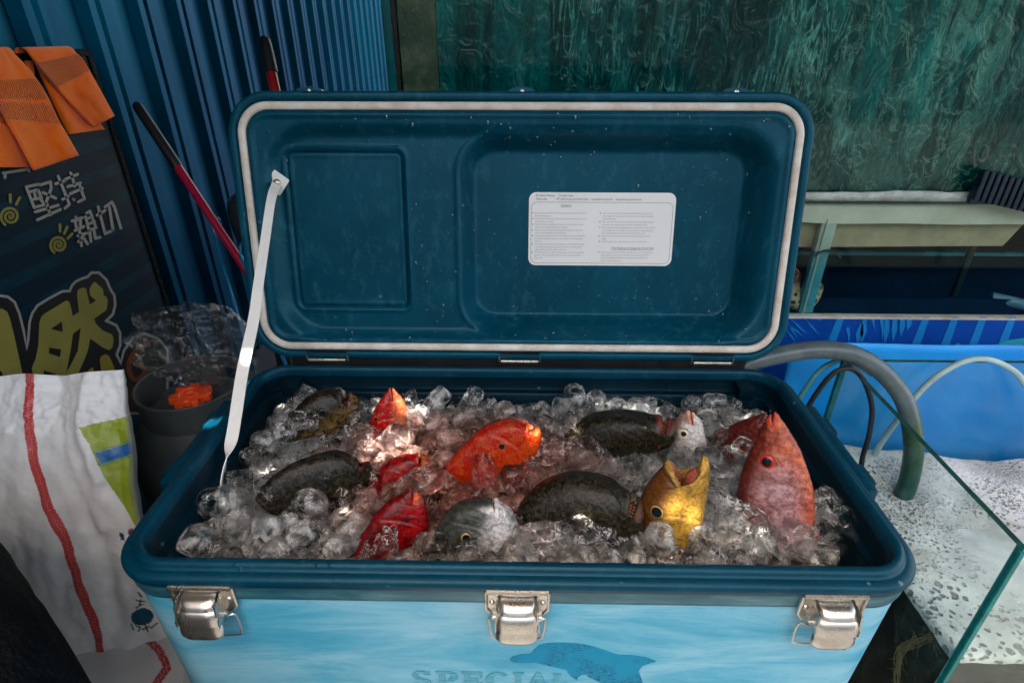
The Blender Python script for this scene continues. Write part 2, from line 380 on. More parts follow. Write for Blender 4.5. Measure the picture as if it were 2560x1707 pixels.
for sx in (-1, 1):   # moulded stop for the lid stay in the rear corners
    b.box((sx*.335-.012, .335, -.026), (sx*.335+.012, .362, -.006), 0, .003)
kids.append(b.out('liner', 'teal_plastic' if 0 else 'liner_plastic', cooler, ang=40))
# handle brackets
for sx in (-1, 1):
    b = B()
    xs = sorted((sx*.397, sx*.414)); b.box((xs[0], .13, -.045), (xs[1], .30, -.006), 0, .005)
    xs = sorted((sx*.412, sx*.424)); b.box((xs[0], .15, -.05), (xs[1], .185, -.012), 0, .004); b.box((xs[0], .245, -.05), (xs[1], .28, -.012), 0, .004)
    b.tube([(sx*.421, .16, -.05), (sx*.424, .163, -.13), (sx*.424, .19, -.15), (sx*.424, .24, -.15), (sx*.424, .267, -.13), (sx*.421, .27, -.05)], .006, 10)
    kids.append(b.out('handle', 'rim_plastic', cooler))

# ---- lid
LR = (-.400, .400, -.005, .372); LRR = .058
lid_b = B()
lf = lambda x, y, h: lidp(x, y, h)
v, f = rings([(.0235, -.006), (.0125, -.006), (.0115, -.0045), (.0100, -.0008), (.008, 0), (.003, 0), (.0008, -.0015), (0, -.005), (0, -.014), (.003, -.018), (.004, -.040), (.012, -.054), (.03, -.060)], LR, LRR, lf, close_last=True, seg=12)
lid_b.add(v, [q[::-1] for q in f])
def lid_h(u, v):
    d0 = -sdrr(u, v, -.400, .400, -.005, .372, .058)      # inset from the outline
    h = -.004
    h -= .004*(1-sst(.024, .029, d0))*0
    h += .0035*(sst(.025, .0285, d0)-sst(.031, .036, d0))   # raised lip just inside the gasket
    d1 = sdrr(u, v, -.350, .352, .030, .322, .062); h -= .017*(1-sst(-.010, .012, d1))
    d2 = sdrr(u, v, -.086, .350, .032, .318, .052); h -= .033*(1-sst(-.024, .001, d2))
    h += .0022*math.exp(-((d2-.002)/.004)**2)*(1 if u < .2 else .4)
    d3 = sdrr(u, v, -.331, -.164, .070, .296, .010); h -= .0045*(1-sst(-.0028, .0005, d3)); h += .002*math.exp(-((d3-.004)/.0025)**2)
    return h
NU, NV = 330, 162; u0, u1, v0, v1 = -.383, .383, .012, .355
gv = []; gf = []
for j in range(NV+1):
    for i in range(NU+1):
        u = u0+(u1-u0)*i/NU; vv = v0+(v1-v0)*j/NV; gv.append(lidp(u, vv, lid_h(u, vv)))
for j in range(NV):
    for i in range(NU):
        u = u0+(u1-u0)*(i+.5)/NU; vv = v0+(v1-v0)*(j+.5)/NV
        if -sdrr(u, vv, *LR, LRR) < .0175: continue
        a = j*(NU+1)+i; gf.append((a, a+1, a+NU+2, a+NU+1))
lid_b.add(gv, gf)
# catch lugs along the free edge, with screws
for uc in (-.284, .003, .289):
    vs = []; n = 14
    for w_ in (-.004, -.030):
        for k in range(n+1):
            t = -1+2*k/n; vs.append(lidp(uc+.019*t, .3712+.0062*math.cos(t*PI/2)**.5 if abs(t) < 1 else .3712, w_))
        vs += [lidp(uc+.019, .366, w_), lidp(uc-.019, .366, w_)]
    m = n+3; fs = [tuple(range(m))[::-1], tuple(range(m, 2*m))] + [(k, (k+1) % m, m+(k+1) % m, m+k) for k in range(m)]
    lid_b.add(vs, fs)
    for s_ in (-1, 1):
        lid_b.tube([lidp(uc+s_*.021, .371, -.004), lidp(uc+s_*.0235, .3685, -.001), lidp(uc+s_*.028, .3685, -.001)], .0017, 6)
lid = lid_b.out('lid', 'teal_plastic', cooler, ang=50); kids.append(lid)
v, f = rings([(.0136, -.005), (.0138, -.0012), (.015, .0006), (.0185, .0012), (.0225, .0004), (.0240, -.0012), (.0242, -.005)], LR, LRR, lf, seg=14)
kids_lid = []
kids_lid.append(mesh('gasket', v, f, 'gasket', lid))
# small pocket door in the lid
v, f = rings([(.001, -.024), (.0012, -.0215), (.0035, -.0205), (.006, -.0212), (.010, -.0214)], (-.3285, -.1665, .0725, .2935), .009, lf, close_last=True)
kids_lid.append(mesh('pocket_door', v, f, 'teal_plastic', lid, ang=40))
for uc in (-.284, .003, .289):
    b = B(); b.lathe([(.0001, .0016), (.0018, .0015), (.0030, .0008), (.0034, -.0008)], lidp(uc, .3718, -.0032), ND, 14)
    b.box(lidp(uc, .3718, -.0032)-Vector((.0004, .002, .0022)), lidp(uc, .3718, -.0032)+Vector((.0004, 0, .0022)))
    kids_lid.append(b.out('screw', 'steel', lid))
# water drops standing on the lid's inner face
def drops_mat():
    s = NT('water_drop'); s.bsdf(Base_Color=(.01, .07, .11, 1), Roughness=.03, Specular_IOR_Level=.9, Coat_Weight=1.0, Coat_Roughness=.02); M['water_drop'] = s.m
drops_mat(); b = B(); rd_ = random.Random(11)
for k in range(260):
    if k < 150: u_, v_ = rd_.uniform(-.16, .34), rd_.uniform(.02, .34)
    else: u_, v_ = rd_.uniform(-.37, .37), rd_.choice([rd_.uniform(.015, .035), rd_.uniform(.325, .345), rd_.uniform(.02, .34)])
    if .01 < u_ < .24 and .127 < v_ < .243: continue
    rr_ = rd_.choice([.0006, .0008, .0010, .0013, .0019]); h_ = lid_h(u_, v_); st_ = rd_.choice([1, 1, 1.3, 2.2])
    pf = [(1.0, -.1), (.96, .12), (.75, .38), (.4, .52), (.001, .56)]; vs = []; fs = []
    for (q, z) in pf:
        for a in range(10): t = a/10*2*PI; vs.append(lidp(u_+rr_*q*math.cos(t), v_+rr_*q*math.sin(t)*st_*(1.0 if math.sin(t) < 0 else .8), h_+z*rr_))
    for i in range(4):
        for a in range(10): fs.append((i*10+a, i*10+(a+1) % 10, (i+1)*10+(a+1) % 10, (i+1)*10+a))
    b.add(vs, fs)
tag(b.out('water_drops', 'water_drop', lid, ang=None), kind='stuff')
# caution label
lab = B()
LH = -.0532
def lf2(x, y, h=0.0): return lidp(x, y, LH+h)
v, f = rings([(0, -.001), (0, .0003), (.0004, .0005)], (.015, .2335, .131, .2395), .011, lambda x, y, h: lf2(x, y, h), close_last=True); lab.add(v, f, 0)
fl = lambda x, y: lf2(x, y, .0008)
def frame_line(x0, x1, y0, y1, r, t):
    a = rrect(x0, x1, y0, y1, r); c_ = rrect(x0+t, x1-t, y0+t, y1-t, r-t); n = len(a)
    lab.add([fl(*p) for p in a]+[fl(*p) for p in c_], [(k, (k+1) % n, n+(k+1) % n, n+k) for k in range(n)], 1)
frame_line(.0185, .230, .1345, .2255, .0085, .00045)
text_mesh(lab, 'Product Name  :  Cooler box', .0046, fl, .0255, .2335, 1)
text_mesh(lab, 'Materials         :  PP (the body and the belt) ,  insulated material :  expanded polystyrene', .0044, fl, .0255, .2285, 1)
text_mesh(lab, 'Cautions', .0044, fl, .0625, .2195, 1); text_mesh(lab, 'The Method of Using the Drain Part', .0044, fl, .141, .1565, 1)
lab.add([fl(.0625, .2182), fl(.0775, .2182), fl(.0775, .2186), fl(.0625, .2186)], [(0, 1, 2, 3)], 1)
lab.add([fl(.141, .1552), fl(.204, .1552), fl(.204, .1556), fl(.141, .1556)], [(0, 1, 2, 3)], 1)
LT = [['Except preserving the food and drinks, please do not use the cooler box', 'for the other purposes.'],
      ['Please do not lift the entire cooler box cover up after opening it to avoid', 'transformation or damage.'],
      ['Please do not put the heating pot/ boiler or iron plate into or onto the', 'cooler box to avoid transformation or damage.'],
      ['Please decrease the frequency of opening and closing the cooler box', 'cover as much as possible when refrigerating.'],
      ['Please do not use the cooler box as a footrest or chair, because besides', 'being transformed and damaged, it very dangerous when the product', 'turns over.'],
      ['The drain screw will be loose if the cooler box is shocked. Please make', 'sure whether the screw is tightened firmly before use. If not, please', 'tighten it firmly, and then use the cooler box.'],
      ['The cooler box cover is only for refrigerating, and it has no waterproof', 'function. The water may leak when the cooler box is put vertically.', 'Please note.']]
RTX = [['After use, please make sure taking out all the refrigerating objects, and', 'do not keep them in the cooler box, otherwise, the contents may decay', 'and have bad odor.'],
      ['The cooler box color will fade, and the box body itself will deteriorate if', 'the cooler box is exposed to the sun over a long period of time.'],
      ['Please clean with neutral detergent after use, and store the cooler box after', 'it is completely dry. If the cooler box is stored without being completely', 'dry, the internal part will be foul, and the parts may be rusted.'],
      ['Please do not let the child enter the cooler box and play to avoid the', 'danger.'], ['Please be careful not to let the cooler box cover pinch the fingers.']]
def para(L, x, y):
    for g in L:
        lab.add([fl(x-.0035+.0009*math.cos(a*PI/3), y+.0011+.0009*math.sin(a*PI/3)) for a in range(6)], [tuple(range(6))], 1)
        for l in g:
            text_mesh(lab, l, .0036, fl, x, y, 2, sx=.72); y -= .0042
para(LT, .0245, .2085); para(RTX, .1255, .2085)
para([['If you would like to use the drain part or open it, just turn the drain screw', 'open, and please do not turn the nut open. The water may leak if the', 'screw is not tightened firmly after use. Therefore, please make sure', 'about it every time after use.']], .1255, .1505)
kids_lid.append(lab.out('caution_label', ['label_white', 'ink', 'ink_faint'], lid, smooth=False, ang=None))
# hinges
for uc in (-.2895, .003, .2935):
    b = B(); z = .0095
    for k in range(5): b.tube([(uc-.028+k*.0113, .3835, z), (uc-.028+k*.0113+.0108, .3835, z)], .0027, 10)
    b.box((uc-.03, .3845, -.004), (uc+.03, .3862, z), 1); b.box((uc-.03, .386, z), (uc+.03, .3875, z+.014), 1)
    for s_ in (-1, 1): b.tube([(uc+s_*.031, .3835, z+.008), (uc+s_*.031, .3855, z-.002)], .0013, 6)
    kids.append(b.out('hinge', ['hinge_metal', 'black_rubber'], cooler))
b = B(); b.box((-.345, .386, -.002), (.345, .389, .014), 0); kids.append(b.out('hinge_backing', 'black_rubber', cooler, smooth=False))
# stay strap
sp = [(.342, 0)]
P0 = lidp(-.344, .251, -.012)
spx = [(678, 500), (663, 600), (647, 705), (634, 800), (607, 925), (589, 1040), (580, 1093), (571, 1124), (565, 1151), (555, 1225)]
pts = [P0]+[at(x, y, .795-.085*(y-460)/780) for x, y in spx]+[Vector((-.352, .165, -.08))]
pts = catmull(pts, 60); b = B(); vs = []; fs = []
for i, p in enumerate(pts):
    t = i/59; wd = .0062+.0016*sst(.1, .5, t)
    tw = 0
    if t > .62: tw = sst(.62, .86, t)*1.25
    if t < .14: tw = (1-sst(.02, .10, t))*-.5
    tv = Vector(pts[min(i+1, 59)])-Vector(pts[max(i-1, 0)]); tv.normalize()
    sd = (Vector((1, 0, 0))-tv*tv.x).normalized(); nn = tv.cross(sd)
    d = sd*math.cos(tw)+nn*math.sin(tw); q = tv.cross(d)*.0006
    for a_, c_ in ((-1, -1), (1, -1), (1, 1), (-1, 1)): vs.append(Vector(p)+d*a_*wd+q*c_)
for i in range(59):
    for k in range(4): fs.append((i*4+k, i*4+(k+1) % 4, i*4+4+(k+1) % 4, i*4+4+k))
b.add(vs, fs)
c0 = lidp(-.344, .252, -.015); e1 = (Vector((1, 0, 0))*.80+VD*-.60).normalized(); e2 = ND.cross(e1)
b.poly([c0+e1*x+e2*y for x, y in rrect(-.0125, .0125, -.0135, .0135, .002, 3)], ND, .0014)
strap = b.out('strap', 'strap_white', cooler, smooth=True, ang=40); kids.append(strap)
b = B(); b.lathe([(.0001, .0042), (.003, .0038), (.0048, .0022), (.0056, .0003)], c0+ND*.0015, ND, 18); kids_lid.append(b.out('rivet', 'steel', strap))
# ---- latches
def latch(xc):
    L = B(); Y0 = .0000
    # plate (bent, rounded lower corners)
    pl = [(-.031, 0), (.031, 0), (.031, -.026), (.027, -.033), (.019, -.036), (-.019, -.036), (-.027, -.033), (-.031, -.026)]
    f3 = lambda x, z, y: Vector((xc+x, Y0-.002-y, -.013+z))
    L.poly([f3(x, z, 0) for x, z in pl], (0, -1, 0), .0018, 0)
    L.tube([f3(-.030, -.0005, .003), f3(.030, -.0005, .003)], .0026, 8)
    for s_ in (-1, 1): L.tube([f3(s_*.030, -.001, .0025), f3(s_*.030, -.025, .0025), f3(s_*.025, -.033, .0022)], .0015, 6)
    for s_ in (-1, 1): L.lathe([(.0001, .0022), (.002, .0017), (.0028, .0002)], f3(s_*.0245, -.0165, .0018), (0, -1, 0), 12)
    for s_ in (-1, 1):  # ears that carry the lever
        L.poly([Vector((xc+s_*.0185, Y0-.003, -.018)), Vector((xc+s_*.0185, Y0-.020, -.022)), Vector((xc+s_*.0185, Y0-.022, -.034)), Vector((xc+s_*.0185, Y0-.003, -.044))], (s_, 0, 0), .0014, 0)
    o1 = L.out('latch', 'old_steel', cooler)
    # lever: stepped curved sheet that hangs in front
    LV = B(); prof = [(-.004, -.0165, .0155), (-.012, -.0155, .0165), (-.019, -.018, .017), (-.0225, -.024, .0175), (-.0245, -.0285, .0175), (-.0235, -.031, .0195), (-.0255, -.0335, .0205), (-.0285, -.042, .0205), (-.0305, -.052, .0205), (-.0305, -.056, .0205), (-.0265, -.060, .0200), (-.0265, -.064, .0205), (-.0285, -.070, .0215), (-.0300, -.080, .0215), (-.0290, -.087, .0195), (-.0255, -.0925, .0150), (-.0215, -.095, .009)]
    prof = [(y*.86-.001, -.0165+(z+.0165)*.60, hw*.97) for y, z, hw in prof]
    vs = []; fs = []; nx = 12
    for side in (0, 1):
        for (y, z, hw) in prof:
            for k in range(nx+1):
                t = -1+2*k/nx; edge = abs(t)**5
                vs.append(Vector((xc+hw*t, Y0+y+edge*.0045+side*.0014, z-.003)))
    m = (nx+1)*len(prof)
    for i in range(len(prof)-1):
        for k in range(nx):
            a = i*(nx+1)+k; fs.append((a, a+nx+1, a+nx+2, a+1)); fs.append((m+a, m+a+1, m+a+nx+2, m+a+nx+1))
        for k, q in ((0, 0), (nx, 1)):
            a = i*(nx+1)+k; fs.append((a, m+a, m+a+nx+1, a+nx+1) if not q else (a, a+nx+1, m+a+nx+1, m+a))
    LV.add(vs, fs)
    for s_ in (-1, 1):   # side flanges
        LV.poly([Vector((xc+s_*.0195, Y0-.018, -.030)), Vector((xc+s_*.020, Y0-.024, -.040)), Vector((xc+s_*.020, Y0-.024, -.046)), Vector((xc+s_*.0195, Y0-.012, -.044)), Vector((xc+s_*.019, Y0-.008, -.036))], (s_, 0, 0), .001, 0)
    LV.tube([(xc-.0235, Y0-.012, -.040), (xc+.0235, Y0-.012, -.040)], .0022, 8)
    ob = LV.out('lever', 'steel', o1, ang=50)
    W_ = B(); W_.tube(catmull([(xc-.020, Y0-.010, -.048), (xc-.0265, Y0-.008, -.047), (xc-.0275, Y0-.006, -.056), (xc-.0255, Y0-.004, -.078), (xc-.022, Y0-.003, -.0855), (xc, Y0-.003, -.087), (xc+.022, Y0-.003, -.0855), (xc+.0255, Y0-.004, -.078), (xc+.0275, Y0-.006, -.056), (xc+.0265, Y0-.008, -.047), (xc+.020, Y0-.010, -.048)], 50), .0011, 8)
    W_.out('wire_loop', 'steel', o1)
    return o1
for xc in (-.301, .003, .303): kids.append(latch(xc))
# ---- dolphin and lettering printed on the front
def ff(px, py, off=.0007):
    p = onY(px, py, .0035)
    t = (-.0345-p.z)/.17*.0065; p = onY(px, py, .0015+t); p.y -= off; return p
def z7(X, Y): return (1150+X/3.92, 1400+Y/3.92)
dol = [(488, 965), (515, 938), (600, 915), (700, 910), (720, 872), (780, 826), (860, 803), (1000, 798), (1150, 808), (1300, 835), (1440, 885), (1550, 920), (1700, 925), (1820, 945), (1920, 980), (1850, 1000), (1780, 1030), (1752, 1070), (1765, 1120), (1790, 1190), (1805, 1290), (1790, 1400), (1830, 1480), (1780, 1500), (1700, 1460), (1600, 1400), (1500, 1290), (1390, 1195), (1250, 1128), (1235, 1108), (1190, 1112), (1155, 1135), (1145, 1168), (1090, 1125), (1055, 1090), (1045, 1062), (980, 1048), (850, 1020), (740, 994), (620, 996), (530, 992)]
b = B(); b.poly([ff(*z7(*p)) for p in dol], (0, -1, 0), .0004)
kids.append(b.out('dolphin_print', 'decal_blue', cooler, smooth=False, ang=None))
b = B()
def slab(ch, x, w_, top=-.1555, h=.030):
    """fat slab-serif capitals"""
    def R(a, c_, d, e): b.poly([Vector((x+w_*p, .0055-.0007+(-.0345-(top-h*q))/.17*.0002, top-h*q)) for p, q in ((a, c_), (d, c_), (d, e), (a, e))], (0, -1, 0), .0004)
    def arc(cx, cy_, rx, ry, a0, a1, tw, th):
        n = 16; po = []; pi_ = []
        for k in range(n+1):
            a = a0+(a1-a0)*k/n; po.append((cx+rx*math.cos(a), cy_-ry*math.sin(a))); pi_.append((cx+(rx-tw)*math.cos(a), cy_-(ry-th)*math.sin(a)))
        b.poly([Vector((x+w_*p, .0048, top-h*q)) for p, q in po+pi_[::-1]], (0, -1, 0), .0004)
    if ch == 'I': R(0, 0, 1, .13); R(.22, .13, .78, .87); R(0, .87, 1, 1)
    if ch == 'L': R(0, 0, .62, .13); R(.12, .13, .45, .87); R(0, .87, 1, 1); R(.86, .6, 1, .87)
    if ch == 'E': R(0, 0, 1, .13); R(.12, .13, .42, .87); R(0, .87, 1, 1); R(.42, .44, .72, .56); R(.88, .13, 1, .33); R(.88, .66, 1, .87); R(.72, .36, .8, .64)
    if ch == 'P': R(0, 0, .5, .13); R(.12, .13, .42, .87); R(0, .87, .55, 1); arc(.5, .3, .5, .3, -PI/2, PI/2, .3, .12)
    if ch == 'A': b.poly([Vector((x+w_*p, .0048, top-h*q)) for p, q in ((.42, 0), (.62, 0), (.95, .9), (.62, .9), (.45, .3), (.2, .9), (.08, .9))], (0, -1, 0), .0004); R(0, .87, .3, 1); R(.52, .9, 1.02, 1); R(.28, .58, .55, .68)
    if ch == 'C': arc(.55, .5, .55, .5, PI*.22, PI*1.78, .32, .12)
    if ch == 'S': arc(.5, .27, .48, .27, PI*.1, PI*1.5, .28, .12); arc(.5, .73, .48, .27, -PI*.9, PI*.5, .28, .12); R(.86, .02, .98, .22)
for ch, a, c_ in (('S', 1030, 1078), ('P', 1090, 1146), ('E', 1154, 1206), ('C', 1214, 1272), ('I', 1282, 1310), ('A', 1318, 1372), ('L', 1382, 1416)):
    xa = ff(a, 1685).x; xb = ff(c_, 1685).x; slab(ch, xa, xb-xa)
kids.append(b.out('lettering', 'decal_letter', cooler, smooth=False, ang=None))
settle(cooler, kids)
tag(cooler, 'large open light blue cooler with dark teal rim and lid, full of ice and fish', 'cooler')

# ============================================================ FISH (outlines traced in photo pixels, laid on a plane at each fish's own place, then given real thickness)
def fish_mat(name, spot, spot_scale, spot_amt, mott, mott_scale, mott_amt, rough=.22, scales=0):
    s = NT(name); v = s.coord('Object'); at_ = s.n('ShaderNodeAttribute', attribute_name='col')
    n1 = s.noise(v, mott_scale, 6, .68, .6); c = s.mix(s.math('MULTIPLY', s.mask(n1, .47, .58), mott_amt), at_.outputs['Color'], mott)
    n0 = s.noise(v, mott_scale*3.2, 4, .6); c = s.mix(s.math('MULTIPLY', s.mask(n0, .42, .60), .6), c, s.mix(1.0, c, (.35, .32, .32), 'MULTIPLY'))
    vo = s.n('ShaderNodeTexVoronoi', {'Vector': v, 'Scale': spot_scale, 'Randomness': .85})
    sp_ = s.math('MULTIPLY', s.math('LESS_THAN', vo.outputs['Distance'], .20), spot_amt); mouth = s.math('SUBTRACT', 1.0, at_.outputs['Alpha'])
    c = s.mix(s.math('MULTIPLY', sp_, at_.outputs['Alpha']), c, spot)
    b = s.bump(s.noise(v, 330, 3, .6), .5, .0012); b = s.bump(n1, .5, .003, b.outputs[0])
    if scales:
        vs_ = s.n('ShaderNodeTexVoronoi', {'Vector': v, 'Scale': 165.0, 'Randomness': .3}); b = s.bump(vs_.outputs['Distance'], scales, .0016, b.outputs[0])
    s.bsdf(Base_Color=c, Roughness=rough, Normal=b.outputs[0], Specular_IOR_Level=.28, Coat_Weight=.08, Coat_Roughness=.05, Subsurface_Weight=0.0)
    M[name] = s.m
fish_mat('skin_bronze', (.01, .008, .005), 60, 0, (.010, .007, .004), 95, .95, .25)
fish_mat('skin_black', (.01, .01, .01), 60, 0, (.060, .048, .020), 190, .5, .2)
fish_mat('skin_red', (.16, .25, .30), 190, .8, (.28, .006, .004), 60, .6, .25)
fish_mat('skin_scarlet', (.008, .01, .02), 150, .85, (.07, .002, .004), 70, .75, .22)
fish_mat('skin_trout', (.3, .02, .0), 190, .0, (.50, .09, .010), 110, .55, .26)
fish_mat('skin_silver', (.5, .5, .5), 60, 0, (.015, .02, .014), 75, .55, .2)
fish_mat('skin_yellow', (.3, .17, .03), 60, 0, (.16, .065, .012), 95, .55, .25)
fish_mat('skin_snapper', (.3, .05, .03), 60, 0, (.17, .02, .014), 48, .6, .2, .55)
fish_mat('skin_plain', (.5, .5, .5), 60, 0, (.26, .2, .17), 90, .25, .2)
simple('pupil', (.008, .009, .011), .06, 0, .1, 40, 0); simple('pupil_grey', (.008, .012, .017), .06, 0, .1, 40, 0)
for nm, c_ in (('iris_gold', (.36, .26, .08)), ('iris_red', (.50, .02, .01)), ('iris_white', (.70, .62, .40)), ('iris_dark', (.02, .018, .012)), ('iris_orange', (.42, .09, .02))):
    simple(nm, c_, .15, 0, .3, 160, .05)
simple('tooth', (.45, .38, .24), .3, 0, .05)
FISH = []    # (centre, radius) of stations, so that ice keeps out of the fish
def z3(X, Y): return (600+X/2.851, 900+Y/2.851)
def z4(X, Y): return (1300+X/2.6133, 900+Y/2.6133)
def fish(label, cat, zf, D, V, C, W, skin, colf, eye=None, anchor=None, az=-.06, tilt=0.0, inner=(.16, .02, .02), teeth=0, gill=.42, twist=0.0, maxilla=1.0, bump=1.0, lip=.0016):
    ax_, ay_ = zf(*anchor); A = onZ(ax_, ay_, az)
    # the fish's own side-view plane: faces the camera, turned a little about its upright
    N = (Vector(CP)-A).normalized(); Nh = Vector((N.x, N.y, 0)).normalized(); N = (N*.35+Nh*.65).normalized(); N = (Matrix.Rotation(tilt, 3, 'X') @ N); N = Matrix.Rotation(twist, 3, 'Z') @ N; N.normalize()
    pl = lambda p: onPl(*zf(*p), A, N)
    ns, nf = 64, 52
    Dp = catmull([np.array(pl(p)) for p in D], ns); Vp = catmull([np.array(pl(p)) for p in V], ns)
    Cp = np.array(pl(C)); Wp = catmull([np.array([x]) for x in W], ns)
    mid = [(a+b_)/2 for a, b_ in zip(Dp, Vp)]
    t0 = .72
    k0 = int(t0*(ns-1))
    mk = mid[k0].copy()
    for i in range(k0, ns):
        f = (i-k0)/(ns-1-k0); mid[i] = (1-f)*mk+f*Cp
    Nn = np.array(N); vs = []; cols = []; half = [np.linalg.norm(Dp[i]-Vp[i])/2 for i in range(ns)]
    hb = half[k0]
    e3 = None
    if eye: e3 = np.array(pl(eye[0])); er = (pl((eye[0][0]+eye[1], eye[0][1]))-Vector(e3)).length
    for i in range(ns):
        t = i/(ns-1); h = half[i] if i < k0 else hb*(1-.0*(t-t0))+0*half[i]
        wl = float(Wp[i][0])*hb
        for k in range(nf):
            a = 2*PI*k/nf; s_, c_ = math.sin(a), math.cos(a)
            ss = math.copysign(abs(s_)**.92, s_); cc = math.copysign(abs(c_)**.86, c_)
            tgt = Dp[i] if s_ >= 0 else Vp[i]
            P = mid[i]+abs(ss)*(tgt-mid[i])+Nn*wl*cc
            # gill cover groove, cheek line, lips and jaw plate
            g = math.exp(-((t-gill-.05*math.cos(2*a))/.010)**2)-.6*math.exp(-((t-gill+.022-.05*math.cos(2*a))/.012)**2)
            g2 = math.exp(-((t-(gill+.16)+.03*s_)/.008)**2)*.5
            n_ = np.array(P-mid[i]); ln = np.linalg.norm(n_)+1e-9; n_ = n_/ln
            P = P - n_*(.0019*g+.0012*g2)*bump*abs(c_)**.5
            jp = math.exp(-((t-.86)/.010)**2)*abs(c_); P = P - n_*.0016*jp*maxilla
            if t > .93: P = P + n_*lip*math.sin((t-.93)/.07*PI)**1
            if e3 is not None and c_ > -.0:
                dd = P-e3; dd = dd-Nn*(dd@Nn); r = np.linalg.norm(dd)/er
                P = P + Nn*(.28*er*math.exp(-((r-1.15)/.35)**2)-.10*er*math.exp(-(r/.7)**2))
            nz = noise.noise(Vector(P)*55)*.0009*bump+noise.noise(Vector(P)*140)*.0005*bump; P = P+n_*nz
            vs.append(P); cols.append((*colf(t, s_, P), 1.0))
    # the mouth turns inwards behind the lips
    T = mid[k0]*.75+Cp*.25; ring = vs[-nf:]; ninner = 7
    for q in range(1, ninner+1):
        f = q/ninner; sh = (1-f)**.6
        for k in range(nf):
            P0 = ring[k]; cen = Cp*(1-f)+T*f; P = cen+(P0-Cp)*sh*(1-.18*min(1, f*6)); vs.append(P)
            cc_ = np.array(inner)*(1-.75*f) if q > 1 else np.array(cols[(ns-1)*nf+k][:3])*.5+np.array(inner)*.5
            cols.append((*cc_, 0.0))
    tot = ns+ninner; fs = []
    for i in range(tot-1):
        for k in range(nf): fs.append((i*nf+k, i*nf+(k+1) % nf, (i+1)*nf+(k+1) % nf, (i+1)*nf+k))
    fs.append(tuple(range(nf))[::-1]); fs.append(tuple((tot-1)*nf+k for k in range(nf)))
    b = np.array(A); me = bpy.data.meshes.new('body'); me.from_pydata([tuple(p-b) for p in vs], [], fs); me.update()
    bm = bmesh.new(); bm.from_mesh(me); bmesh.ops.recalc_face_normals(bm, faces=bm.faces); bm.to_mesh(me); bm.free()
    ca = me.color_attributes.new('col', 'FLOAT_COLOR', 'POINT'); ca.data.foreach_set('color', np.array(cols, dtype=np.float32).ravel())
    root = link('fish_head' if 0 else 'fish', me, skin); root.location = A; tag(root, label, cat, 'fish set in the ice')
    for i in range(0, ns, 3): FISH.append((Vector(mid[i]), max(.008, min(half[i], hb*1.1)*.80), N.copy()))
    if eye:
        iris, pup, pr_ = eye[2], eye[3], eye[4]
        # find the skin surface under the eye
        best = min((i for i in range(ns*nf) if math.cos(2*PI*(i % nf)/nf) > .05), key=lambda i: np.linalg.norm((vs[i]-e3)-Nn*((vs[i]-e3)@Nn)))
        i_, k_ = divmod(best, nf); i_ = min(max(i_, 1), ns-2)
        nb = np.cross(np.array(vs[(i_+1)*nf+k_])-np.array(vs[(i_-1)*nf+k_]), np.array(vs[i_*nf+(k_+1) % nf])-np.array(vs[i_*nf+(k_-1) % nf])); nb /= np.linalg.norm(nb)
        if nb@Nn < 0: nb = -nb
        nrm = Vector(nb*.6+Nn*.6).normalized(); base = Vector(vs[best])-A-nrm*er*.10
        prof = [(.0001, .50), (pr_*.5, .485), (pr_*.93, .43), (pr_, .42), (pr_*1.1, .40), ((pr_+1)/2, .33), (.93, .20), (.94, .17), (1.03, .10), (1.06, -.25)]
        eb = B(); eb.lathe([(r*er, z*er) for r, z in prof], base, nrm, 28)
        eb.i = [1 if (q//28) < 3 else (0 if (q//28) < 6 else 2) for q in range(len(eb.f))]
        eo = mesh('eye', eb.v, eb.f, [iris, pup, 'iris_dark'], root, True, eb.i)
        bm = bmesh.new(); bm.from_mesh(eo.data); bmesh.ops.recalc_face_normals(bm, faces=bm.faces); bm.to_mesh(eo.data); bm.free()
        # the hidden eye on the far side
        far = eo.copy(); COL.objects.link(far); far.parent = root
        far.matrix_local = Matrix.Translation(Vector(0*b)) @ (Matrix.Identity(4)-2*Matrix([[*(N[r]*N[c] for c in range(3)), 0] for r in range(3)]+[[0, 0, 0, 0]]))
    if teeth:
        tb = B()
        for side, off in ((1, 0), (-1, 0)):
            for q in range(teeth):
                a = (side*(.18+.72*q/(teeth-1)))*PI/2 if teeth > 1 else side*PI/4
                for sgn in (1, -1):
                    k = int(round((a if sgn > 0 else PI-a)/(2*PI)*nf)) % nf
                    p = Vector(ring[k])-A; c0_ = Vector(Cp)-A; opp = Vector(ring[(-k) % nf])-A; d = (opp-p); L_ = d.length
                    if L_ < .004: continue
                    d.normalize(); s0 = p+(c0_-p)*.06
                    tb.tube([s0, s0+d*.0010, s0+d*.0022], [.00045, .0003, .0001], 5)
        if tb.v: tb.out('teeth', 'tooth', root)
    return root
lerp = lambda a, b_, t: tuple(a[k]*(1-t)+b_[k]*t for k in range(3))
def two(top, bot, lipc=None, a=-.3, b_=.4, lt=.93, low=None):
    def f(t, s, P):
        c = lerp(bot, top, sst(a, b_, s))
        if low and s < 0 and t > .74: c = lerp(c, low, sst(.74, .82, t)*sst(0, -.35, s))
        if lipc and t > lt: c = lerp(c, lipc, sst(lt, lt+.04, t))
        return c
    return f
BR, BK = (.075, .045, .014), (.020, .018, .012)
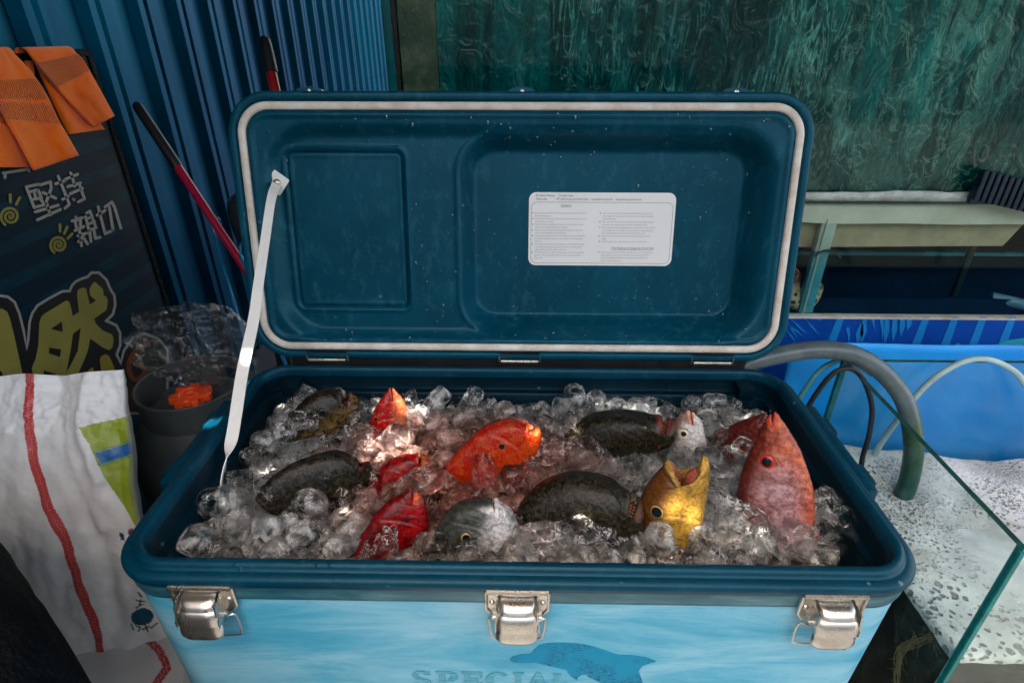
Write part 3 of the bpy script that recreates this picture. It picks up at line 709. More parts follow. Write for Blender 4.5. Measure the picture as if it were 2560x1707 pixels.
fish('bronze brown fish with mouth open upwards, at the back left of the ice', 'fish', z3,
     [(260, 620), (330, 440), (440, 300), (560, 222), (650, 203), (722, 212)], [(430, 690), (520, 600), (640, 570), (765, 505), (840, 400), (838, 270), (772, 224)], (706, 430),
     [.45, .6, .72, .75, .66, .50], 'skin_bronze', two((.016, .011, .005), (.16, .095, .03), (.10, .04, .02), low=(.20, .09, .025)), ((580, 345), 33, 'iris_dark', 'pupil', .62), (540, 560), az=-.055, inner=(.30, .07, .05))
fish('small orange red fish head pointing straight up at the back, white flecked, with pale throat', 'fish', z3,
     [(890, 700), (905, 560), (925, 440), (968, 330), (1028, 245), (1074, 200)], [(1290, 680), (1255, 560), (1222, 430), (1188, 335), (1148, 258), (1086, 199)], (1092, 320),
     [.7, .75, .72, .62, .45, .20], 'skin_red', two((.50, .008, .003), (.66, .15, .05), (.6, .12, .035), -.25, .15), ((972, 404), 21, 'iris_orange', 'pupil_grey', .70), (1070, 510), az=-.05, inner=(.35, .05, .03))
fish('black fish with gaping mouth and pink tongue, left of the middle', 'fish', z3,
     [(110, 980), (190, 870), (330, 760), (500, 690), (650, 652), (768, 665), (848, 715)], [(280, 1120), (400, 1100), (580, 1085), (760, 1035), (880, 930), (935, 810), (925, 728), (886, 742)], (772, 935),
     [.4, .5, .6, .7, .72, .66, .55], 'skin_black', two((.004, .004, .0035), (.012, .010, .006), (.05, .015, .01)), ((604, 815), 34, 'iris_dark', 'pupil_grey', .58), (540, 1050), az=-.055, inner=(.30, .05, .035), bump=.45)
fish('small scarlet fish head lying on its side, half buried in the middle of the ice', 'fish', z3,
     [(820, 960), (930, 860), (1040, 732), (1155, 684), (1200, 673), (1272, 671)], [(960, 1060), (1050, 950), (1150, 905), (1250, 865), (1345, 830), (1388, 765), (1350, 692), (1290, 673)], (1268, 800),
     [.5, .7, .78, .75, .62, .45], 'skin_scarlet', two((.36, .005, .003), (.42, .012, .004), (.60, .10, .02), low=(.75, .16, .03)), ((1138, 842), 19, 'iris_dark', 'pupil', .6), (1140, 880), az=-.055, inner=(.12, .008, .008))
fish('deep red dark spotted fish head tipped up at the front left of the middle', 'fish', z3,
     [(760, 1400), (885, 1215), (958, 1108), (1045, 1020), (1135, 965), (1222, 922)], [(1060, 1470), (1225, 1335), (1332, 1190), (1335, 1085), (1305, 985), (1236, 918)], (1222, 1010),
     [.6, .72, .75, .68, .50, .25], 'skin_scarlet', two((.22, .003, .005), (.34, .005, .006), (.45, .03, .015), low=(.68, .10, .02)), ((1097, 1153), 31, 'iris_red', 'pupil_grey', .64), (1120, 1330), az=-.055, inner=(.2, .01, .01))
fish('large bright orange red fish with open toothed mouth, in the middle of the ice', 'fish', z3,
     [(1440, 760), (1595, 605), (1700, 505), (1810, 445), (1910, 425), (1990, 446), (2058, 460)], [(1660, 940), (1840, 890), (1990, 820), (2085, 710), (2140, 600), (2150, 530), (2130, 474), (2096, 480)], (2030, 645),
     [.5, .68, .78, .82, .80, .70, .55], 'skin_trout', two((.42, .010, .002), (.50, .035, .006), (.70, .15, .03), low=(.72, .20, .045)), ((1866, 577), 28, 'iris_orange', 'pupil_grey', .74), (1800, 850), az=-.055, inner=(.55, .12, .08), teeth=3, lip=.003)
fish('silver grey fish head with round white throat and gold eye, at the front middle', 'fish', z3,
     [(1330, 1420), (1392, 1215), (1465, 1095), (1560, 1025), (1665, 1000), (1800, 998)], [(1880, 1500), (1990, 1400), (2006, 1270), (1975, 1150), (1925, 1060), (1816, 998)], (1806, 1050),
     [.6, .72, .75, .70, .58, .42], 'skin_silver', lambda t, s, P: lerp(lerp((.58, .56, .56), (.055, .060, .048), sst(-.25, .35, s)), (.74, .71, .70), sst(.70, .80, t)*sst(.9, .3, s)) if s < .9 else (.05, .055, .045), ((1620, 1203), 40, 'iris_gold', 'pupil', .70), (1640, 1330), az=-.055, inner=(.5, .25, .22))
fish('black mottled fish with red lips and fine teeth, at the back right', 'fish', z4,
     [(170, 620), (330, 455), (440, 365), (600, 336), (790, 350), (930, 374)], [(330, 700), (480, 640), (660, 632), (850, 600), (975, 556), (1030, 480), (1005, 400), (962, 384)], (905, 560),
     [.45, .7, .78, .80, .74, .60], 'skin_black', two((.005, .0045, .003), (.012, .010, .006), (.14, .02, .012), low=(.10, .014, .010), lt=.92), ((812, 395), 12, 'iris_gold', 'pupil', .6), (620, 600), az=-.055, inner=(.38, .02, .015), teeth=9, gill=.5, bump=.4)
fish('silver white fish head with pink mouth and large white ringed eye, standing upright', 'fish', z4,
     [(960, 760), (985, 640), (998, 520), (1004, 425), (1040, 352), (1112, 336)], [(1250, 760), (1228, 640), (1216, 545), (1203, 465), (1182, 395), (1122, 339)], (1140, 500),
     [.7, .75, .75, .70, .55, .28], 'skin_plain', lambda t, s, P: lerp(lerp((.75, .73, .72), (.55, .50, .46), sst(-.2, .3, s)), (.22, .12, .085), sst(.45, .75, t)*sst(.25, .7, s)) if t < .95 else (.75, .30, .20), ((1073, 456), 37, 'iris_white', 'pupil_grey', .48), (1110, 590), az=-.052, inner=(.6, .18, .12))
fish('largest black fish with blunt head and yellowish flecks, in front of the yellow fish', 'fish', z4,
     [(-90, 1080), (25, 900), (150, 795), (330, 737), (530, 765), (640, 815), (728, 880)], [(60, 1190), (200, 1130), (380, 1160), (560, 1185), (700, 1160), (785, 1120), (822, 1040), (806, 930), (768, 902)], (665, 1120),
     [.5, .75, .85, .88, .80, .72, .60], 'skin_black', two((.007, .0065, .004), (.012, .010, .006), (.05, .035, .015), low=(.09, .03, .02)), None, (420, 1130), az=-.055, inner=(.20, .035, .015), teeth=9, gill=.55, bump=.4)
fish('yellow fish with mouth gaping wide open and pink inside', 'fish', z4,
     [(700, 1330), (745, 1130), (772, 990), (795, 870), (868, 768), (966, 652)], [(1060, 1370), (1150, 1200), (1196, 1060), (1215, 930), (1240, 770), (1230, 650), (1188, 632)], (1140, 915),
     [.6, .72, .75, .72, .62, .46], 'skin_yellow', two((.13, .045, .010), (.46, .26, .04), (.50, .33, .05), -.35, .55, .945, low=(.70, .42, .06)), ((902, 925), 48, 'iris_gold', 'pupil_grey', .72), (960, 1160), az=-.055, inner=(.80, .20, .15), teeth=8, lip=.0022)
fish('dark maroon fish behind the big red fish, snout touching it', 'fish', z4,
     [(1060, 660), (1250, 492), (1370, 428), (1490, 378), (1570, 350), (1612, 345)], [(1350, 760), (1430, 690), (1510, 620), (1570, 530), (1606, 450), (1618, 395)], (1592, 385),
     [.5, .66, .68, .6, .42, .2], 'skin_snapper', two((.10, .012, .008), (.15, .022, .014), (.30, .03, .02)), ((1465, 508), 27, 'iris_dark', 'pupil', .6), (1400, 620), az=-.052, inner=(.2, .02, .02), twist=-.25)
fish('biggest fish, a coppery red one with red ringed eye standing on end at the right', 'fish', z4,
     [(1385, 1230), (1412, 960), (1425, 830), (1470, 660), (1550, 480), (1640, 350)], [(1900, 1330), (1925, 1040), (1915, 830), (1840, 610), (1765, 470), (1664, 336)], (1650, 400),
     [.66, .70, .68, .58, .40, .14], 'skin_snapper', lambda t, s, P: lerp(lerp((.55, .12, .045), (.13, .018, .010), sst(-.35, .8, s)), (.50, .30, .32), sst(.70, .42, t)*sst(.95, .2, abs(s+.1))) if t < .93 else (.60, .07, .03), ((1633, 640), 55, 'iris_red', 'pupil_grey', .60), (1660, 1120), az=-.055, inner=(.5, .05, .03), gill=.40, lip=.001)

# ============================================================ ICE
ZI = -.052
def hz(x, y): return ZI + .012*(noise.noise(Vector((x*9, y*9, 3))) ) + .006*sst(.12, .30, y)
def ice_variant(kind, sd):
    r = np.random.default_rng(sd); b = B(); seg = 16
    if kind == 'tube':      # hollow tube ice, ends melted round
        R, L, h = .0140, .018, .0048
        pr = [(h, -L*.85), (h*1.25, -L*.97), (R*.62, -L*1.0), (R*.86, -L*.93), (R, -L*.72), (R*1.02, 0), (R, L*.72), (R*.86, L*.93), (R*.62, L), (h*1.25, L*.97), (h, L*.85), (h*.9, 0), (h, -L*.85)]
        b.lathe(pr, (0, 0, 0), (0, 0, 1), seg)
    elif kind == 'bullet':  # domed, hollowed from below
        R, L = .0150, .017
        pr = [(.0001, L), (R*.35, L*.97), (R*.68, L*.82), (R*.90, L*.5), (R, 0), (R*1.02, -L*.6), (R*.92, -L*.92), (R*.72, -L), (R*.5, -L*.9), (R*.36, -L*.4), (R*.2, 0), (.0001, L*.12)]
        b.lathe(pr, (0, 0, 0), (0, 0, 1), seg)
    else:
        bm = bmesh.new(); bmesh.ops.create_cube(bm, size=1); bmesh.ops.subdivide_edges(bm, edges=bm.edges[:], cuts=5, use_grid_fill=True)
        ex = {'cube': 5.0, 'slab': 4.2, 'ball': 2.7, 'shard': 7.0, 'long': 4.4}[kind]; dim = {'cube': (.0145, .0150, .0150), 'slab': (.021, .017, .0085), 'ball': (.0145, .0150, .0155), 'shard': (.021, .013, .009), 'long': (.0115, .0125, .023)}[kind]
        for v in bm.verts:
            p = v.co*2; q = (abs(p.x)**ex+abs(p.y)**ex+abs(p.z)**ex)**(1/ex); p = p/q
            v.co = Vector((p.x*dim[0], p.y*dim[1], p.z*dim[2]))
            if kind == 'cube': v.co *= 1-.22*math.exp(-((v.co.x/.007)**2+(v.co.y/.007)**2))*(1 if v.co.z > 0 else 0)
        bm.verts.index_update(); b.add([v.co.copy() for v in bm.verts], [[v.index for v in f.verts] for f in bm.faces]); bm.free()
    o = Vector((sd*7.3, sd*3.1, 0))
    for i, v in enumerate(b.v):
        n1 = noise.noise_vector(v*70+o); n2 = noise.noise_vector(v*210+o); b.v[i] = v+n1*.0024+n2*.0011
    me = bpy.data.meshes.new('ice_piece'); me.from_pydata([tuple(v) for v in b.v], [], b.f); me.update()
    bm = bmesh.new(); bm.from_mesh(me); bmesh.ops.recalc_face_normals(bm, faces=bm.faces); bm.to_mesh(me); bm.free()
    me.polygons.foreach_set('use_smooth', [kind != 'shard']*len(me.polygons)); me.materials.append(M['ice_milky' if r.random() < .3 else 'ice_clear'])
    if kind in ('cube', 'slab', 'long'): sharp(me, 22)
    return me
KINDS = ['tube', 'tube', 'bullet', 'bullet', 'cube', 'cube', 'slab', 'shard', 'ball', 'long', 'tube', 'cube', 'long', 'bullet', 'shard', 'slab']
IV = [ice_variant(k, i+1) for i, k in enumerate(KINDS)]
def ice_clear_of_fish(p, rr):
    for c, r, n in FISH:
        d = p-c
        if d.length < r*.92+rr*.55: return False
    return True
def inside(x, y, m=0.0): return sdrr(x, y, -.361+m, .361-m, .034+m, .351-m, .03) < 0
ICE_N = 0; placed = []
def put_ice(p, me, scl, rot=None, label='clear melting ice piece in the heap inside the open cooler', mat=None):
    global ICE_N
    o = bpy.data.objects.new('ice_cube', me); COL.objects.link(o); o.location = p
    o.rotation_euler = rot if rot is not None else tuple(rng.uniform(0, 2*PI, 3)); o.scale = (scl,)*3
    tag(o, label, 'ice cube', 'ice pieces heaped around the fish'); placed.append((Vector(p), .017*scl)); ICE_N += 1
    return o
def V_(kind):
    return IV[KINDS.index(kind)]
tocam = lambda p: (Vector(CP)-p).to_track_quat('Z', 'Y').to_euler()
# pieces one can single out
for lbl, zf, X, Y, z, kind, s_, facing in (
    ('brightly sunlit ice block just below the upper orange fish head', z3, 1120, 560, -.030, 'cube', 1.25, 0),
    ('second sunlit ice piece left of the brightest block, red fish showing through it', z3, 925, 550, -.034, 'shard', 1.1, 0),
    ('ring shaped ice tube seen end on, left of the big red fish eye', z4, 1458, 575, -.022, 'tube', 1.0, 1),
    ('round ended ice piece in front of the yellow fish throat', z4, 915, 1165, -.022, 'bullet', 1.2, 1),
    ('large rounded ice block in front of the big red fish', z4, 1815, 1172, -.028, 'cube', 1.25, 1),
    ('upright oblong ice block left of the largest black fish tail', z3, 1950, 885, -.030, 'long', 1.1, 2),
    ('big oval ice piece below the red lipped black fish', z4, 405, 618, -.030, 'ball', 1.55, 0),
    ('ring ended ice piece against the left liner where the strap meets the ice', z3, -195, 1015, -.030, 'tube', 1.25, 1),
    ('tall ice piece leaning at the right end of the heap beside the liner', z4, 1990, 955, -.034, 'bullet', 1.4, 2),
    ('thick ice block at the front right end of the heap', z4, 2035, 1110, -.035, 'cube', 1.55, 2),
    ('long ice tube lying below the largest black fish', z4, 175, 1170, -.030, 'long', 1.3, 0),
    ('flat ice slab lying below the largest black fish belly', z4, 430, 1110, -.026, 'shard', 1.35, 0),
    ('wide milky ice lump between the yellow fish and the big red fish', z4, 1380, 1090, -.034, 'slab', 1.9, 0),
    ('tall ice piece at the back edge behind the red lipped black fish', z4, 350, 240, -.028, 'bullet', 1.25, 2),
    ('ice block sticking out over the tail of the black fish at the left', z3, 240, 930, -.026, 'cube', 1.2, 0),
    ('domed ice piece resting on the side of the black fish at the left', z3, 490, 1020, -.022, 'bullet', 1.2, 0),
    ('glassy ice piece on the cheek of the bronze brown fish', z3, 450, 430, -.012, 'shard', .95, 0),
    ('ice piece half covering the orange red fish in the middle', z3, 1740, 790, -.020, 'tube', 1.1, 0),
    ('square ice block below the silver grey fish eye', z3, 1600, 1440, -.034, 'cube', 1.2, 2),
    ('long ice piece leaning over the small scarlet fish', z3, 1290, 880, -.026, 'long', 1.35, 0)):
    p = onZ(*zf(X, Y), z); r_ = None
    if facing == 1: r_ = tocam(p)
    elif facing == 2: r_ = (.1, -.08, rng.uniform(0, 6))
    elif kind in ('long', 'shard', 'slab'): r_ = (PI/2+rng.uniform(-.25, .25), rng.uniform(-.3, .3), rng.uniform(-.9, .9)+PI/2 if kind == 'long' else rng.uniform(-.6, .6))
    if kind in ('slab', 'shard') and facing == 0: r_ = (.5, .1, rng.uniform(-.5, .5))
    put_ice(p, V_(kind), s_, r_, lbl)
NSPEC = ICE_N
# the heap: a close top layer, some pieces riding on it
def scatter(n, dz, mind, srange, tries=60000):
    c = 0
    for _ in range(tries):
        if c >= n: break
        x, y = rng.uniform(-.355, .355), rng.uniform(.038, .350)
        if not inside(x, y, .012): continue
        z = hz(x, y)+dz+rng.uniform(-.004, .004); p = Vector((x, y, z)); s_ = rng.uniform(*srange)
        if any((p-q).length < mind*(.5*(r/.017)+.5*s_) for q, r in placed): continue
        if not ice_clear_of_fish(p, .014*s_): continue
        put_ice(p, IV[rng.integers(len(IV))], s_); c += 1
scatter(190, .0, .0245, (.95, 1.45)); scatter(90, .014, .026, (.85, 1.35)); scatter(300-ICE_N, -.010, .018, (.8, 1.2))
# everything deeper in the heap is one mass
b = B()
for k in range(520):
    x, y = rng.uniform(-.35, .35), rng.uniform(.04, .348)
    me = IV[rng.integers(len(IV))]; R_ = Matrix.Rotation(rng.uniform(0, 6.28), 3, 'X') @ Matrix.Rotation(rng.uniform(0, 6.28), 3, 'Z') @ Matrix.Scale(rng.uniform(.8, 1.2), 3)
    o = Vector((x, y, hz(x, y)-.013-rng.uniform(0, .014))); b.add([R_ @ v.co+o for v in me.vertices], [tuple(p.vertices) for p in me.polygons])
nx, ny = 60, 28
g = [Vector((-.362+.724*i/nx, .032+.322*j/ny, hz(-.362+.724*i/nx, .032+.322*j/ny)-.040+.006*noise.noise(Vector((i*.7, j*.7, 0))))) for j in range(ny+1) for i in range(nx+1)]
b2 = B(); b2.add(g, [(j*(nx+1)+i, j*(nx+1)+i+1, (j+1)*(nx+1)+i+1, (j+1)*(nx+1)+i) for j in range(ny) for i in range(nx)], 1)
b.add(b2.v, b2.f, 1)
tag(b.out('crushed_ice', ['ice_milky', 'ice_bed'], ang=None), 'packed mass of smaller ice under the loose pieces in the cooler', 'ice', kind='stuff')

# ============================================================ SIGN leaning at the left wall
SX = -.87
simple('sign_cloth', (.002, .03, .055), .6, 0, .2, 20)
def sign_mat():
    s = NT('sign_print'); g = s.n('ShaderNodeNewGeometry'); sep = s.n('ShaderNodeSeparateXYZ', {0: g.outputs['Position']})
    w_ = s.math('FRACT', s.math('MULTIPLY', sep.outputs['Z'], 17.5)); n1 = s.noise(s.coord('Object', (3, 3, 3)), 6, 4)
    m1 = s.math('MULTIPLY', s.math('LESS_THAN', w_, .36), s.mask(n1, .25, .6))
    c = s.mix(m1, (.0, .012, .026), (.0, .028, .048)); s.bsdf(Base_Color=c, Roughness=.5, Specular_IOR_Level=.12); M['sign_print'] = s.m
sign_mat()
for nm, c_ in (('print_white', (.30, .28, .26)), ('print_yellow', (.24, .21, .045)), ('print_gold', (.26, .20, .02)), ('print_black', (.003, .003, .004)), ('print_orange', (.16, .04, .006)), ('print_maroon', (.04, .006, .004))):
    simple(nm, c_, .45, 0, .12, 14, .02, .0003)
sgn = empty('sign_board', (SX, .6, GZ)); sk = []
b = B(); b.box((SX-.018, .10, GZ), (SX, .914, .402), 0); sk.append(b.out('board', 'sign_print', sgn, smooth=False))
b = B()
for y in (.10, .914): b.box((SX-.02, y-.006, GZ), (SX+.003, y+.008, .405), 0, .001)
b.box((SX-.02, .10, .400), (SX+.004, .915, .412), 0, .001); sk.append(b.out('frame', 'black_film', sgn))
def s8(X, Y): return (X/2.53, 100+Y/2.53)
def s4(X, Y): return (X/4.48, 650+Y/4.48)
def sp3(p, off): q = onX(*p, SX+off); return q
b = B()
def stroke(pts, wpx, off=.0012, mi=0, conv=s8, smooth=0, cap=True):
    q = [np.array(conv(*p)) for p in pts]
    if smooth: q = catmull(q, smooth)
    wd = wpx
    for i in range(len(q)-1):
        a_, c_ = q[i], q[i+1]; d = c_-a_; L_ = np.linalg.norm(d); d = d/max(L_, 1e-6); n_ = np.array([-d[1], d[0]])*wd/2
        b.poly([sp3(p, off) for p in (a_+n_, c_+n_, c_-n_, a_-n_)][::-1], (1, 0, 0), .0004, mi)
    for p in q if not smooth else (q[0], q[-1]):
        b.poly([sp3(p+np.array([math.cos(t), math.sin(t)])*wd/2, off+.0001) for t in np.linspace(0, 2*PI, 10, endpoint=False)], (1, 0, 0), .0004, mi)
W8 = 7.0
for st in ([(245, 913), (165, 930), (215, 1060), (288, 1040)], [(183, 962), (235, 948)], [(240, 950), (262, 1000), (202, 1010)], [(250, 1000), (280, 1040)], [(215, 960), (225, 1000)],
           [(250, 918), (318, 898), (322, 940), (290, 1030)], [(270, 965), (352, 1002)], [(222, 1088), (368, 1045)], [(295, 1035), (318, 1108)], [(236, 1138), (382, 1072)],
           [(352, 910), (408, 892)], [(366, 862), (410, 970), (438, 1040), (410, 1064)], [(396, 1008), (430, 990)], [(408, 884), (490, 850)], [(446, 842), (472, 925)], [(428, 928), (508, 905)], [(442, 974), (520, 940)], [(500, 910), (532, 1005), (495, 1025)], [(463, 1008), (468, 1012)],
           [(480, 1120), (487, 1140)], [(455, 1145), (520, 1124)], [(474, 1152), (484, 1192)], [(508, 1134), (508, 1176)], [(472, 1206), (530, 1180)], [(490, 1240), (548, 1222)], [(500, 1192), (515, 1302)], [(516, 1256), (494, 1276)], [(524, 1246), (552, 1290)],
           [(536, 1104), (568, 1084), (606, 1188), (562, 1204), (536, 1104)], [(546, 1132), (584, 1118)], [(553, 1166), (596, 1150)], [(566, 1206), (574, 1274)], [(592, 1200), (604, 1256), (632, 1248)],
           [(612, 1110), (664, 1078)], [(620, 1056), (664, 1226), (710, 1206)], [(664, 1056), (706, 1026), (724, 1060), (763, 1190)], [(690, 1056), (714, 1204)],
           [(30, 872), (32, 842)], [(20, 842), (180, 818)], [(165, 815), (182, 828)]): stroke(st, W8)
for cx, cy_, R_, rays_ in ((64, 1116, 62, (((64, 978), (65, 1025)), ((124, 996), (102, 1040)))), (371, 1296, 56, (((378, 1168), (379, 1210)), ((424, 1182), (406, 1225)), ((456, 1226), (428, 1254))))):
    stroke([(cx+R_*(1-.27*t)*math.cos(2.3+t*-4.9*1.0*.98+.0), cy_-R_*(1-.27*t)*math.sin(2.3-t*4.9+PI*.62)) if 0 else (cx-R_*(1-t/3.25)*math.sin(.55+t*4.6), cy_+R_*(1-t/3.25)*math.cos(.55+t*4.6)) for t in np.linspace(0, 3, 30)], 6.5, mi=1, smooth=70)
    for a_, c_ in rays_: stroke([a_, c_], 6.5, mi=1)
def offs(pts, d):
    n = len(pts); out = []; ar = sum(pts[i][0]*pts[(i+1) % n][1]-pts[(i+1) % n][0]*pts[i][1] for i in range(n)); sg = 1 if ar > 0 else -1
    for i in range(n):
        a_ = np.array(pts[i-1], float); p = np.array(pts[i], float); c_ = np.array(pts[(i+1) % n], float)
        e1 = (p-a_)/np.linalg.norm(p-a_); e2 = (c_-p)/np.linalg.norm(c_-p); n1 = np.array([e1[1], -e1[0]])*sg; n2 = np.array([e2[1], -e2[0]])*sg; m = n1+n2; m = m/max(np.linalg.norm(m), .3); out.append(tuple(p+m*d/max(.5, m@n1)))
    return out
def sp(pts, off, mi): b.poly([sp3(s4(*p), off) for p in pts], (1, 0, 0), .0004, mi)
BLK = [(300, 1030), (330, 900), (345, 700), (375, 600), (430, 520), (560, 440), (700, 365), (790, 360), (820, 290), (860, 250), (940, 215), (985, 205), (1030, 155), (1100, 155), (1180, 230), (1220, 330), (1265, 400), (1275, 500), (1250, 600), (1165, 685), (1290, 740), (1330, 820), (1330, 950), (1290, 1060), (1355, 1180), (1400, 1020), (1500, 880), (1620, 838), (1760, 890), (1860, 1010), (1860, 1700), (-700, 1700), (-700, 460), (-200, 430), (0, 415), (80, 425), (150, 480), (200, 600), (250, 800)]
sp(offs(BLK, 28), .0008, 0); sp(BLK, .0014, 3)
sp([(440, 700), (465, 630), (500, 600), (740, 455), (775, 470), (800, 560), (812, 630), (885, 580), (862, 400), (870, 340), (920, 308), (960, 315), (980, 400), (1003, 500), (1075, 455), (1010, 400), (1000, 330), (1030, 270), (1060, 245), (1150, 320), (1160, 400), (1190, 410), (1205, 460), (1190, 560), (1050, 660), (1080, 720), (1150, 790), (1250, 830), (1270, 880), (1260, 970), (1225, 1010), (1150, 980), (1010, 875), (985, 1000), (940, 1120), (860, 1300), (700, 1330), (790, 1180), (870, 1020), (905, 755), (815, 825), (790, 1000), (745, 1240), (700, 1380), (480, 1400), (370, 1300), (355, 1210), (400, 1100), (430, 950)], .0020, 1)
for q in ([(570, 770), (690, 690), (700, 805)], [(552, 980), (685, 1000), (668, 1085), (548, 1045)], [(490, 1235), (620, 1275), (600, 1400), (480, 1380)]): sp(q, .0026, 3)
sp([(-500, 560), (20, 543), (80, 580), (110, 660), (160, 860), (230, 1180), (280, 1420), (60, 1420), (20, 1250), (-60, 1200), (-500, 1200)], .0020, 1)
sp([(1115, 1120), (1130, 1080), (1180, 1055), (1222, 1075), (1275, 1200), (1300, 1290), (1140, 1290)], .0020, 2)
sp([(990, 1230), (1040, 1200), (1060, 1290), (980, 1300)], .0020, 2)
sp([(1300, 1270), (1390, 1370), (1520, 1400), (1860, 1330), (1860, 1680), (1320, 1640)], .0020, 5)
stroke([(1660, 930), (1560, 985), (1470, 1090), (1440, 1210), (1480, 1320), (1560, 1330), (1620, 1250), (1580, 1170)], 12, .0022, 4, s4, 24)
sk.append(b.out('lettering', ['print_white', 'print_yellow', 'print_gold', 'print_black', 'print_orange', 'print_maroon'], sgn, smooth=False, ang=None))
settle(sgn, sk); tag(sgn, 'dark blue printed sign board with yellow characters leaning on the corrugated wall', 'sign')

# orange knitted cloths over the sign's top edge
def cloth_mat():
    s = NT('orange_knit'); u = s.coord('UV', (1, 1, 1)); wv = s.n('ShaderNodeTexWave', {'Vector': s.coord('UV', (1, .001, 1)), 'Scale': 7.0}, wave_type='BANDS', bands_direction='X')
    at_ = s.n('ShaderNodeAttribute', attribute_name='rib'); h = s.math('MULTIPLY', wv, at_.outputs['Fac']); n1 = s.noise(s.coord('Object'), 420, 3); n2 = s.noise(s.coord('Object'), 16, 5)
    c = s.ramp(n2, [(.3, (.95, .125, .0)), (.7, (1.0, .20, .004))])
    b_ = s.bump(h, 1.0, .005); b2 = s.bump(n1, .35, .0012, b_.outputs[0])
    s.bsdf(Base_Color=c.outputs[0], Roughness=.9, Normal=b2.outputs[0], Specular_IOR_Level=.1, Sheen_Weight=.3); M['orange_knit'] = s.m
cloth_mat()
def ruled(Lp, Rp, conv, plane, off, nu=44, nv=60, fold=True, ribs=(), wob=.004, th=.005, sd=0):
    """cloth strip between two traced edges, with its own thickness; the top folds back over what it hangs on"""
    Lc = catmull([np.array(conv(*p)) for p in Lp], nv); Rc = catmull([np.array(conv(*p)) for p in Rp], nv); rows = []
    for j in range(nv):
        t = j/(nv-1); row = []
        for i in range(nu):
            s_ = i/(nu-1); px = Lc[j]*(1-s_)+Rc[j]*s_; o_ = off+wob*math.sin(s_*5+sd+t*2)*(.3+t)+wob*.6*noise.noise(Vector((s_*4, t*5, sd)))
            o_ += -th*.8*(1-math.sin(PI*min(1, max(0, s_)))**.3)
            row.append(plane(px, o_))
        rows.append(row)
    if fold:
        top = rows[0]; extra = []
        for q in range(1, 9):
            a = q/8*PI*.98; rad = .012
            extra.append([p+Vector((-rad*(1-math.cos(a)), 0, rad*math.sin(a)*.9 if q < 8 else -.05)) for p in top])
        rows = extra[::-1]+rows
    nr = len(rows); vs = [p for r in rows for p in r]; back = [p+Vector((-.003, 0, 0)) for p in vs]; m = len(vs)
    fs = [(j*nu+i, (j+1)*nu+i, (j+1)*nu+i+1, j*nu+i+1) for j in range(nr-1) for i in range(nu-1)]
    fs += [tuple(a+m for a in q)[::-1] for q in fs]
    for j in range(nr-1):
        for i in (0, nu-1): a, c_ = j*nu+i, (j+1)*nu+i; fs.append((a, c_, c_+m, a+m) if i else (c_, a, a+m, c_+m))
    for i in range(nu-1): a = (nr-1)*nu+i; fs.append((a, a+m, a+m+1, a+1))
    rib = []
    for j in range(nr):
        t = (j-(nr-nv))/(nv-1)
        for i in range(nu): rib.append(1.0 if any(a_ < t < c_ for a_, c_ in ribs) else 0.12)
    return vs+back, fs, rib+rib, nu, nr
def cloth(label, strips):
    V_a = []; F_a = []; R_a = []; U_a = []
    for k in strips:
        v, f, rb, nu, nr = ruled(**k); o = len(V_a); V_a += v; F_a += [tuple(a+o for a in q) for q in f]; R_a += rb
        uv = [(i/(nu-1), j/(nr-1)) for j in range(nr) for i in range(nu)]; U_a += uv+uv
    ob = mesh('orange_cloth', V_a, F_a, 'orange_knit'); me = ob.data
    a = me.attributes.new('rib', 'FLOAT', 'POINT'); a.data.foreach_set('value', R_a)
    uvl = me.uv_layers.new(name='UVMap'); uvl.data.foreach_set('uv', np.array([U_a[l.vertex_index] for l in me.loops], dtype=np.float32).ravel())
    tag(ob, label, 'cloth', 'orange knitted cloths hung over the sign'); return ob
pX = lambda px, o_: onX(px[0], px[1], SX+o_)
cloth('wide orange knitted cloth with two ribbed bands, nearer the left edge of the photo', [dict(Lp=[(-60, 90), (-40, 200), (-30, 330), (30, 480), (110, 620), (218, 826)], Rp=[(95, 90), (180, 180), (285, 325), (380, 520), (420, 590), (500, 730)], conv=s8, plane=pX, off=.026, ribs=((.30, .45), (.49, .62)), sd=1)])
cloth('lower orange cloth partly covered by the wide ribbed one at the left edge', [dict(Lp=[(-300, 95), (-280, 400), (-260, 806)], Rp=[(-20, 95), (60, 450), (196, 806)], conv=s8, plane=pX, off=.010, ribs=((.5, .62),), sd=3)])
cloth('orange knitted cloth folded in two, at the top right corner of the sign', [dict(Lp=[(190, 92), (300, 230), (420, 370), (592, 552)], Rp=[(478, 80), (530, 130), (612, 275), (726, 482)], conv=s8, plane=pX, off=.024, ribs=((.12, .5),), sd=2), dict(Lp=[(190, 92), (242, 180), (332, 380), (436, 598)], Rp=[(400, 120), (500, 300), (600, 480), (664, 566)], conv=s8, plane=pX, off=.008, ribs=((.1, .4),), sd=5)])

